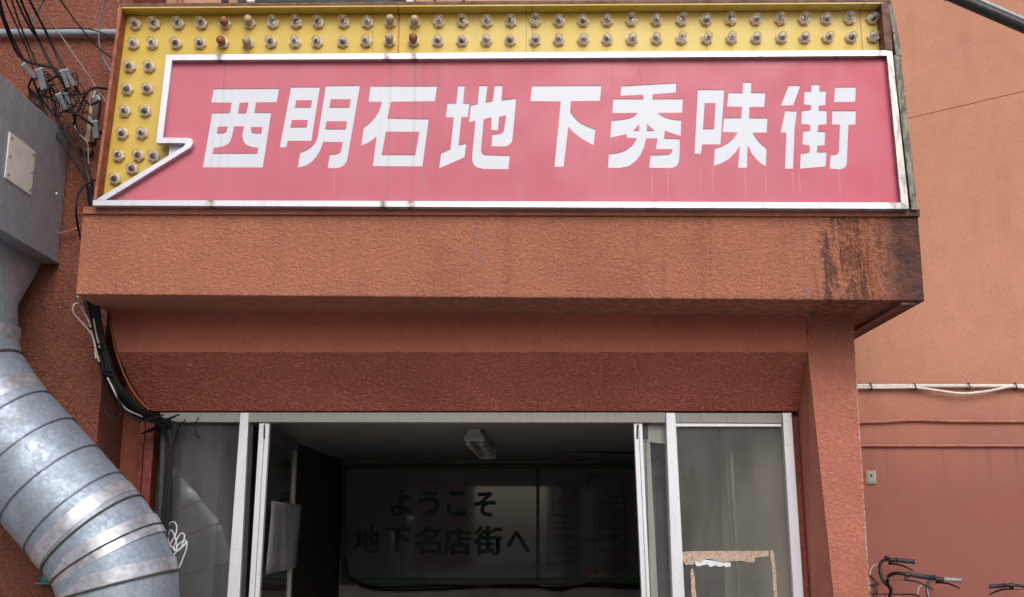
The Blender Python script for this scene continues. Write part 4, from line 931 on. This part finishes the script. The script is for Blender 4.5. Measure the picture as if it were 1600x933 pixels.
cable([(149, 281, 7.0), (132, 290, 6.95), (122, 305, 6.93), (119, 330, 6.93), (121, 350, 7.05), (126, 375, 7.1)], 0.0075, 'black', 'black cable bowing left around the canopy corner')
cable([(90, 365, 7.15), (105, 362, 7.15), (118, 357, 7.15), (128, 352, 7.15)], 0.006, 'pipe_terra', 'painted cable stub left of the canopy')
# tangle of fine drop wires below the connectors
for i, lab in enumerate(('fine black wire tangled below the broad connector', 'fine black wire tangled beside the box edge', 'fine black wire tangled under the paired connectors')):
    pts = []
    for k in range(9): pts.append((66 + 5.5 * k + random.uniform(-9, 9) + i * 4, 128 + 11 * k + random.uniform(-7, 7), 6.92 + random.uniform(-.03, .05)))
    cable(pts, 0.0028, 'black', lab)
wt = thing('wire_tangle', 'knot of fine black wires hanging between the grey connectors and the sign', 'wires', P(95, 170, 6.95))
for i in range(20):
    x = random.uniform(58, 118); y = random.uniform(112, 150); pts = []
    for k in range(8):
        pts.append(P(x, y, 6.94 + random.uniform(-.05, .06))); x += random.uniform(-8, 13); y += random.uniform(-6, 19)
        x = min(x, 150)
    tube('wire_strand', pts, random.choice((0.003, 0.0035, 0.0045)), M['black'], wt)
def connector(cx, cy, ang, L_, W_, label, Y=6.88):
    d = thing('cable_connector', label, 'connector', P(cx, cy, Y), 'cable connectors')
    bm = bmesh.new(); box(bm, -W_ / 2, W_ / 2, -0.018, 0.018, -L_ / 2, L_ / 2, 0.005)
    bmesh.ops.transform(bm, matrix=Matrix.Rotation(ang, 4, 'Y'), verts=bm.verts[:]); bm2 = bm
    for v in bm2.verts: v.co += d.location
    obj('connector_body', bm2, M['connector'], d)
    bm = bmesh.new(); box(bm, -W_ / 2 - 0.003, W_ / 2 + 0.003, -0.021, 0.021, L_ / 2 - 0.003, L_ / 2 + 0.014, 0.004)
    bmesh.ops.transform(bm, matrix=Matrix.Rotation(ang, 4, 'Y'), verts=bm.verts[:])
    for v in bm.verts: v.co += d.location
    obj('connector_cap', bm, M['grey_pvc'], d)
connector(48, 113, R(-42), 0.13, 0.028, 'slim grey cable connector, leftmost and topmost')
connector(66, 126, R(-18), 0.15, 0.045, 'broad grey cable connector block beside the slim one')
connector(103, 126, R(-24), 0.13, 0.028, 'narrow grey connector in the upper right cluster, left one')
connector(111, 124, R(-30), 0.13, 0.03, 'narrow grey connector in the upper right cluster, right one', 6.9)
connector(98, 162, R(-26), 0.13, 0.036, 'grey connector of the lower hanging pair, left one', 6.93)
connector(107, 162, R(-14), 0.13, 0.04, 'grey connector of the lower hanging pair, right one', 6.95)
connector(147, 158, R(60), 0.07, 0.04, 'dark small connector in front of the wooden batten', 6.95)
connector(150, 205, R(-10), 0.12, 0.04, 'dark connector hanging against the sign edge', 7.0)
b_ = thing('wall_batten', 'upright wooden batten with a brown plate beside the sign edge', 'batten', P(146, 185, YL))
bm = bmesh.new(); prism(bm, pxs([(133, 218), (139, 221), (150, 142), (143, 143)], YL - 0.06), 0.055); obj('batten_strip', bm, M['wood_pale'], b_)
bm = bmesh.new(); prism(bm, pxs([(139.3, 221), (147, 222), (157, 141), (150.3, 142)], YL - 0.05), 0.045); obj('side_plate', bm, M['steel_brown'], b_)
bm = bmesh.new(); prism(bm, pxs([(118, 228), (140, 240), (143, 233), (124, 221)], YL - 0.07), 0.06); obj('foot_plate', bm, M['rust'], b_)
rb = thing('rusty_bracket', 'rust brown angle bracket above the duct box edge', 'bracket', P(52, 150, YL))
bm = bmesh.new(); prism(bm, pxs([(40, 150), (62, 166), (62, 158), (44, 140)], YL - 0.05), 0.048); obj('bracket_plate', bm, M['rust'], rb)
bm = bmesh.new(); prism(bm, pxs([(41, 150), (44, 151), (48, 138), (45, 136)], YL - 0.09), 0.088); obj('bracket_arm', bm, M['rust'], rb)

# ------------------------------------------------------------------ bundle under the canopy's left end
cb = thing('cable_bundle', 'thick tied bundle of black cables curving down under the canopy', 'cable bundle', P(170, 560, 6.95))
core = [(142, 466, 6.88), (148, 500, 6.9), (157, 540, 6.9), (168, 580, 6.92), (185, 615, 6.98), (210, 642, 7.1), (240, 655, 7.22), (262, 662, 7.28)]
for i in range(24):
    ox = random.uniform(-12, 12); oy = random.uniform(-.05, .05); j = random.uniform(-5, 5)
    pts = []
    for k, (a, b, Y) in enumerate(core):
        sq = (1.0, 0.8, 0.75, 0.7, 0.9, 1.1, 0.8, 0.6)[k]
        pts.append(P(a + ox * sq, b + j * (k > 3), Y + oy * sq))
    tube('cable_strand', pts, random.choice((0.0055, 0.007, 0.0085)), M['black'], cb)
for i in range(11):
    ox = random.uniform(-11, 9); pts = [P(160 + ox, 545, 6.93), P(172 + ox, 590, 6.95), P(190 + ox * 1.3, 622 + ox, 7.0), P(218, 646 + ox * .6, 7.12), P(250, 656 + i, 7.22), P(280 - i * 6, 648 + i * 3, 7.3)]
    tube('cable_strand', pts, 0.006, M['black'], cb)
tube('cable_strand', [P(121, 463, 6.7), P(126, 480, 6.82), P(138, 500, 6.86), P(146, 530, 6.86), P(150, 560, 6.86)], 0.006, M['beige_cable'], cb, 'beige strand')
tube('cable_strand', [P(132, 490, 6.85), P(123, 475, 6.8), P(116, 476, 6.78), P(114, 487, 6.78), P(124, 500, 6.82), P(138, 515, 6.85), P(146, 530, 6.85), P(150, 548, 6.85), P(155, 565, 6.86)], 0.006, M['beige_cable'], cb, 'beige loop')
tube('cable_strand', [P(146, 498, 6.84), P(150, 520, 6.85), P(156, 545, 6.86)], 0.005, M['beige_cable'], cb, 'beige strand')
tube('cable_strand', [P(168, 590, 6.88), P(184, 622, 6.9), P(198, 640, 6.95), P(222, 651, 7.1)], 0.006, M['beige_cable'], cb, 'beige strand')
tube('cable_strand', [P(168, 595, 6.9), P(164, 630, 6.95), P(165, 645, 6.95), P(176, 654, 6.95), P(188, 648, 6.95), P(186, 630, 6.95), P(174, 600, 6.93)], 0.0045, M['black'], cb)
tube('cable_strand', [P(176, 600, 6.9), P(186, 625, 6.9), P(200, 648, 6.95), P(218, 658, 7.0), P(238, 654, 7.1), P(255, 648, 7.2)], 0.0065, M['black'], cb)
for x, y, Y in ((159, 540, 6.9), (158, 546, 6.9), (169, 580, 6.92), (171, 586, 6.92), (149, 516, 6.9)):
    bm = bmesh.new(); c = P(x, y, Y); ringp = [c + Vector((0.052 * math.cos(t_ * math.pi / 8), 0.05 * math.sin(t_ * math.pi / 8), 0.052 * math.cos(t_ * math.pi / 8) * -0.25)) for t_ in range(16)]
    sweep(bm, ringp, 0.006, 6, closed=True); obj('cable_tie', bm, M['black'], cb, None, True)
# painted cable edge following the lintel's curved end
t = tube('edge_cable', [P(171, 500, YP - .02), P(176, 525, YP - .02), P(182, 552, YP - .02), P(196, 590, YP + .02), P(212, 618, YP + .06), P(232, 640, YP + .12)], 0.007, M['recess']); tag(t, 'red painted cable along the curved left end of the lintel', 'cable')
# cables down the left pane edge
cd = thing('cable_drop', 'dark cables dropping in front of the left glass pane', 'cable bundle', P(262, 740, YD))
for i in range(14):
    ox = random.uniform(-5.5, 5.5)
    tube('cable_strand', [P(262 + ox * 2.5 + 4, 656 + abs(ox), YD - .05), P(267 + ox * .6, 690, YD - .05), P(265 + ox * .6, 720, YD - .045), P(260 + ox, 780, YD - .04), P(256 + ox, 830, YD - .04), P(250 + ox, 940, YD - .04)], random.choice((0.006, 0.008, 0.009)), M['black'], cd)
tube('cable_strand', [P(290, 655, YD - .04), P(278, 672, YD - .04), P(270, 695, YD - .05), P(269, 740, YD - .04), P(268, 815, YD - .04)], 0.005, M['black'], cd)
tube('cable_strand', [P(310, 652, YD - .04), P(304, 668, YD - .03), P(312, 685, YD - .03), P(300, 676, YD - .03), P(284, 664, YD - .04)], 0.004, M['black'], cd)

# ================================================================== RIGHT WALL FITTINGS
g_ = 'thin pipes along the right wall'
t = tube('wall_conduit', [P(1300, 603, YB - .03), P(1450, 603, YB - .03), P(2900, 604, YB - .03)], 0.0135, M['white_pvc'], n=12, smooth_path=False); tag(t, 'straight white conduit across the right wall, topmost of the pipes', 'pipe', g_)
t = tube('sagging_cable', [P(1300, 606, YB - .035), P(1400, 606, YB - .035), P(1430, 605.5, YB - .045), P(1470, 611, YB - .05), P(1505, 615, YB - .05), P(1545, 611, YB - .05), P(1580, 604, YB - .045), P(1605, 606, YB - .04), P(1760, 610, YB - .04), P(2000, 606, YB - .04), P(2900, 607, YB - .04)], 0.010, M['white_pvc']); tag(t, 'pale cable sagging below the white conduit on the right wall', 'cable')
for i, x in enumerate((1360, 1429, 1513, 1586)):
    bm = bmesh.new(); c = P(x, 604, YB - .032); sweep(bm, [c + Vector((0.004 * math.sin(k), 0.028 * math.cos(k * math.pi / 6), 0.026 * math.sin(k * math.pi / 6))) for k in range(12)], 0.004, 5, closed=True)
    o = obj('cable_tie', bm, M['black'], None, None, True); tag(o, ('dark tie on the white conduit nearest the pier', 'dark tie where the pale cable starts to sag', 'dark tie on the conduit above the sag', 'dark tie on the conduit nearest the right edge')[i], 'cable tie', 'ties on the white conduit')
t = tube('wall_pipe', [P(1310, 661, YB - .018), P(1380, 659, YB - .018), P(1430, 656.5, YB - .018), P(1540, 658.5, YB - .018), P(2000, 658, YB - .018), P(2900, 657, YB - .018)], 0.0115, M['pipe_terra']); tag(t, 'slightly wavy terracotta painted pipe, middle one on the right wall', 'pipe', g_)
t = tube('wall_pipe', [P(1310, 696.5, YB - .018), P(2900, 696.5, YB - .018)], 0.010, M['pipe_terra'], smooth_path=False); tag(t, 'straight terracotta painted pipe, lowest one on the right wall', 'pipe', g_)
t = tube('thin_wire', [P(1415, 186, YB - .25), P(1500, 166, YB - 0.25), P(1640, 133, YB - .25)], 0.0024, M['black']); tag(t, 'thin dark wire slanting across the upper right wall', 'wire')
sw = thing('outlet_plate', 'small grey outlet plate on the wall beside the pier', 'outlet', P(1361, 746, YB))
c = P(1360, 746, YB)
bm = bmesh.new(); box(bm, c.x - 0.038, c.x + 0.038, YB - 0.012, YB - 0.001, c.z - 0.05, c.z + 0.05, 0.004); obj('back_plate', bm, M['wood_pale'], sw)
bm = bmesh.new(); box(bm, c.x - 0.028, c.x + 0.028, YB - 0.020, YB - 0.0125, c.z - 0.04, c.z + 0.04, 0.003); obj('cover_plate', bm, M['alu_dull'], sw)
bm = bmesh.new(); bmesh.ops.create_uvsphere(bm, u_segments=10, v_segments=6, radius=0.009, matrix=Matrix.Translation((c.x, YB - 0.020, c.z + 0.012))); obj('knob', bm, M['ink'], sw, None, True)
# dark lamp arm across the upper right corner, on a post outside the frame
la = thing('lamp_arm', 'dark metal lamp arm slanting into the upper right corner', 'lamp arm', P(1750, 900, 4.6))
A = P(1480, -10, 4.6); B = P(1610, 46, 4.6); D = (B - A); E = B + D * 1.4
bm = bmesh.new(); sweep(bm, [A, E], 0.030, 18); obj('arm', bm, M['arm'], la, None, True)
bm = bmesh.new(); dn = D.normalized(); sweep(bm, [A - dn * 0.02, A + dn * 0.012], 0.033, 18); obj('end_cap', bm, M['steel_dark'], la, None, True)
bm = bmesh.new(); off = Vector((0.006, -0.006, 0.027)); sweep(bm, [A + off + dn * .1, E + off], 0.015, 10); obj('highlight_strip', bm, M['lamp_white'], la, None, True)  # the tube's bright highlight, built as a pale strip
bm = bmesh.new(); sweep(bm, [Vector((E.x, E.y, 0)), E + Vector((0, 0, 0.1))], 0.04, 16); obj('post', bm, M['steel_dark'], la, None, True)

# ================================================================== BICYCLES
def bicycle(label, target, side, heading, lean, sc, enamel, gripm, barm):
    """target: world point its handlebar grip on `side` (+1 left hand, -1 right hand) must reach"""
    root = thing('bicycle', label, 'bicycle', (0, 0, 0), 'bicycles parked along the right wall')
    def part(name, bm, mat, parent=None, smooth=True):
        for v in bm.verts: v.co *= sc
        me = mesh_of(bm, name, smooth); me.materials.append(mat)
        o = bpy.data.objects.new(name, me); C.objects.link(o); o.parent = parent or root; return o
    rw, fw, Rw = -0.56, 0.54, 0.32
    for xw in (rw, fw):
        bm = bmesh.new(); sweep(bm, [Vector((xw + Rw * math.cos(k * math.pi / 20), 0, Rw + 0.004 + Rw * math.sin(k * math.pi / 20))) * 1 for k in range(40)], 0.018, 8, closed=True); 
        for v in bm.verts: v.co.z += 0.016
        wh = part('wheel', bm, M['tyre'])
        bm = bmesh.new(); sweep(bm, [Vector((xw + 0.295 * math.cos(k * math.pi / 16), 0, Rw + 0.02 + 0.295 * math.sin(k * math.pi / 16))) for k in range(32)], 0.010, 6, closed=True); part('rim', bm, M['chrome'], wh)
        bm = bmesh.new()
        for k in range(18):
            a = k * 2 * math.pi / 18; c_ = Vector((xw, 0, Rw + 0.02)); sweep(bm, [c_ + Vector((0.02 * math.cos(a), 0.02 * (-1) ** k, 0.02 * math.sin(a))), c_ + Vector((0.29 * math.cos(a), 0, 0.29 * math.sin(a)))], 0.0015, 4)
        sweep(bm, [Vector((xw, -0.05, Rw + 0.02)), Vector((xw, 0.05, Rw + 0.02))], 0.02, 10); part('spokes', bm, M['chrome'], wh)
        bm = bmesh.new(); n = 14; arc = [Vector((xw + 0.362 * math.cos(a), 0, Rw + 0.02 + 0.362 * math.sin(a))) for a in [R(20) + R(150) * k / n for k in range(n + 1)]]
        vsA = [bm.verts.new(p + Vector((0, -0.026, 0))) for p in arc]; vsC = [bm.verts.new(p + Vector((0, 0, 0)) + (p - Vector((xw, 0, Rw + .02))).normalized() * 0.008) for p in arc]; vsB = [bm.verts.new(p + Vector((0, 0.026, 0))) for p in arc]
        for k in range(n): bm.faces.new((vsA[k], vsA[k + 1], vsC[k + 1], vsC[k])); bm.faces.new((vsC[k], vsC[k + 1], vsB[k + 1], vsB[k]))
        part('mudguard', bm, enamel)
    zA_ = Rw + 0.02; bb = Vector((-0.10, 0, 0.30)); st = Vector((-0.24, 0, 0.74)); hd0 = Vector((0.40, 0, 0.66)); hd1 = Vector((0.355, 0, 0.82))
    bm = bmesh.new()
    sweep(bm, [bb, st], 0.016, 10); sweep(bm, catmull([bb, Vector((0.15, 0, 0.40)), hd0]), 0.018, 10); sweep(bm, catmull([bb + (st - bb) * 0.45, Vector((0.15, 0, 0.55)), hd1 - Vector((0, 0, .05))]), 0.014, 10); sweep(bm, [hd0, hd1], 0.02, 10)
    for s in (-1, 1):
        sweep(bm, [bb + Vector((0, s * .03, 0)), Vector((rw, s * 0.055, zA_))], 0.009, 8); sweep(bm, [st + Vector((0, s * .02, -.05)), Vector((rw, s * 0.055, zA_))], 0.008, 8)
        sweep(bm, catmull([hd0 + Vector((0.004, s * .03, -0.03)), Vector((0.45, s * .05, 0.55)), Vector((fw, s * .055, zA_))]), 0.010, 8)
    part('frame', bm, enamel)
    bm = bmesh.new(); lathe = [(0.0, .0)]
    bmesh.ops.create_uvsphere(bm, u_segments=16, v_segments=10, radius=1.0)
    for v in bm.verts:
        t_ = (v.co.x + 1) / 2; wv = 0.105 * (1 - t_) + 0.035 * t_; v.co = Vector((-0.28 + v.co.x * 0.135, v.co.y * wv, 0.80 + v.co.z * 0.035))
    part('saddle', bm, M['grip']); bm = bmesh.new(); sweep(bm, [st, Vector((-0.262, 0, 0.80))], 0.012, 8); part('seat_post', bm, M['chrome'])
    # handlebar: rises, sweeps out and back
    bm = bmesh.new(); sweep(bm, [hd1, Vector((0.33, 0, 0.93))], 0.012, 10); hb = None
    pts = []
    half = [(0.335, 0.0, 0.935), (0.345, 0.05, 0.94), (0.37, 0.10, 0.975), (0.375, 0.155, 1.04), (0.34, 0.215, 1.075), (0.27, 0.25, 1.075), (0.13, 0.275, 1.06)]
    L_ = [Vector(p) for p in half]; Rr = [Vector((a, -b, c)) for a, b, c in half]
    sweep(bm, catmull(list(reversed(Rr[1:])) + L_, 5), 0.0115, 10)
    hb = part('handlebar', bm, barm)
    for s in (1, -1):
        g0 = Vector((0.245, s * .2535, 1.073)); g1 = Vector((0.12, s * .277, 1.058))
        bm = bmesh.new(); dv = (g1 - g0)
        sweep(bm, [g0, g0 + dv * .02, g0 + dv * .05, g0 + dv * .5, g0 + dv * .93, g0 + dv * .97, g1], [0.019, 0.019, 0.0155, 0.0165, 0.0155, 0.019, 0.017], 12); part('grip', bm, gripm, hb)
        bm = bmesh.new(); c_ = Vector((0.275, s * .249, 1.073)); sweep(bm, [c_ + Vector((0.012, 0, 0)), c_ - Vector((0.018, 0, 0))], 0.018, 10); sweep(bm, [c_, c_ + Vector((0.015, s * 0.02, -0.03))], 0.010, 8)
        sweep(bm, catmull([c_ + Vector((0.012, s * .02, -0.03)), Vector((0.22, s * .285, 1.035)), Vector((0.16, s * .30, 1.01)), Vector((0.125, s * .305, 0.99))]), [0.007] * 13 + [0.006] * 6, 8); part('brake_lever', bm, M['steel_dark'], hb)
        bm = bmesh.new(); sweep(bm, catmull([c_ + Vector((0.02, s * .02, -0.03)), Vector((0.42, s * .20, 1.03)), Vector((0.45, s * .09, 0.88)), Vector((0.42, s * .02, 0.70))]), 0.0035, 6); part('brake_cable', bm, M['grey_cable'] if s > 0 else M['beige_cable'], hb)
    bm = bmesh.new(); bmesh.ops.create_uvsphere(bm, u_segments=12, v_segments=8, radius=0.018, matrix=Matrix.Translation((0.31, -0.232, 1.092))); part('bell', bm, M['steel_dark'], hb)
    # wire basket
    bm = bmesh.new(); x0, x1, yb0, z0, z1 = 0.44, 0.76, 0.17, 0.72, 0.985
    def loop(z, k): 
        xa, xb_, yy = x0 + 0.03 * k, x1 - 0.06 * k, yb0 - 0.03 * k
        return [Vector(p) for p in ((xa, -yy + .03, z), (xa + .03, -yy, z), (xb_ - .03, -yy, z), (xb_, -yy + .03, z), (xb_, yy - .03, z), (xb_ - .03, yy, z), (xa + .03, yy, z), (xa, yy - .03, z))]
    sweep(bm, loop(z1, 0), 0.006, 6, closed=True)
    for i in range(1, 6): sweep(bm, loop(z1 - (z1 - z0) * i / 5, i / 5), 0.002, 5, closed=True)
    T_, B_ = loop(z1, 0), loop(z0, 1)
    for i in range(8):
        for t_ in (0, .25, .5, .75): 
            if i % 2 == 1 or t_ == 0: sweep(bm, [T_[i].lerp(T_[(i + 1) % 8], t_), B_[i].lerp(B_[(i + 1) % 8], t_)], 0.002, 5)
    for i in range(5): yy = -0.12 + 0.06 * i; sweep(bm, [Vector((x0 + .03, yy, z0)), Vector((x1 - .06, yy, z0))], 0.002, 5)
    part('basket', bm, M['steel_dark'])
    bm = bmesh.new(); sweep(bm, [bb + Vector((0, -.07, 0)), bb + Vector((0, .07, 0))], 0.016, 10); sweep(bm, [bb + Vector((0, .07, 0)), bb + Vector((.10, .08, -.12))], 0.008, 6); sweep(bm, [bb + Vector((0, -.07, 0)), bb + Vector((-.10, -.08, .12))], 0.008, 6); part('crank', bm, M['chrome'])
    for s, q in ((1, Vector((.10, .11, -.12))), (-1, Vector((-.10, -.11, .12)))):
        bm = bmesh.new(); c_ = bb + q; box(bm, c_.x - .04, c_.x + .04, c_.y - .035, c_.y + .035, c_.z - .01, c_.z + .01, 0.003); part('pedal', bm, M['grip'])
    bm = bmesh.new(); sweep(bm, catmull([Vector((rw + .02, .07, .30)), Vector((rw + .1, .13, .12)), Vector((rw + .13, .16, .03))]), 0.008, 8); part('kickstand', bm, M['chrome'])
    root.rotation_euler = (lean, 0, heading)
    m = root.rotation_euler.to_matrix(); g = m @ (Vector((0.185, side * .265, 1.066)) * sc)
    root.location = (target.x - g.x, target.y - g.y, target.z - g.z)
    return root
B1 = bicycle('black bicycle with tall upright handlebars right beside the pier', P(1440, 900.5, 7.2), 1, R(180 - 9), R(-9), 1.0, M['bike_black'], M['grip'], M['bike_black'])
B2 = bicycle('silver bicycle with grey grips, middle one of the row', P(1487, 906, 7.66), -1, R(180 - 12), R(-14), 0.95, M['bike_silver'], M['grip_grey'], M['bike_grey'])
B3 = bicycle('dark blue bicycle facing right, at the right picture edge', P(1560, 915.5, 7.62), 1, R(-8), R(8), 0.9, M['bike_navy'], M['grip'], M['bike_grey'])
for b in (B1, B2, B3): print('BIKE z', b.location)
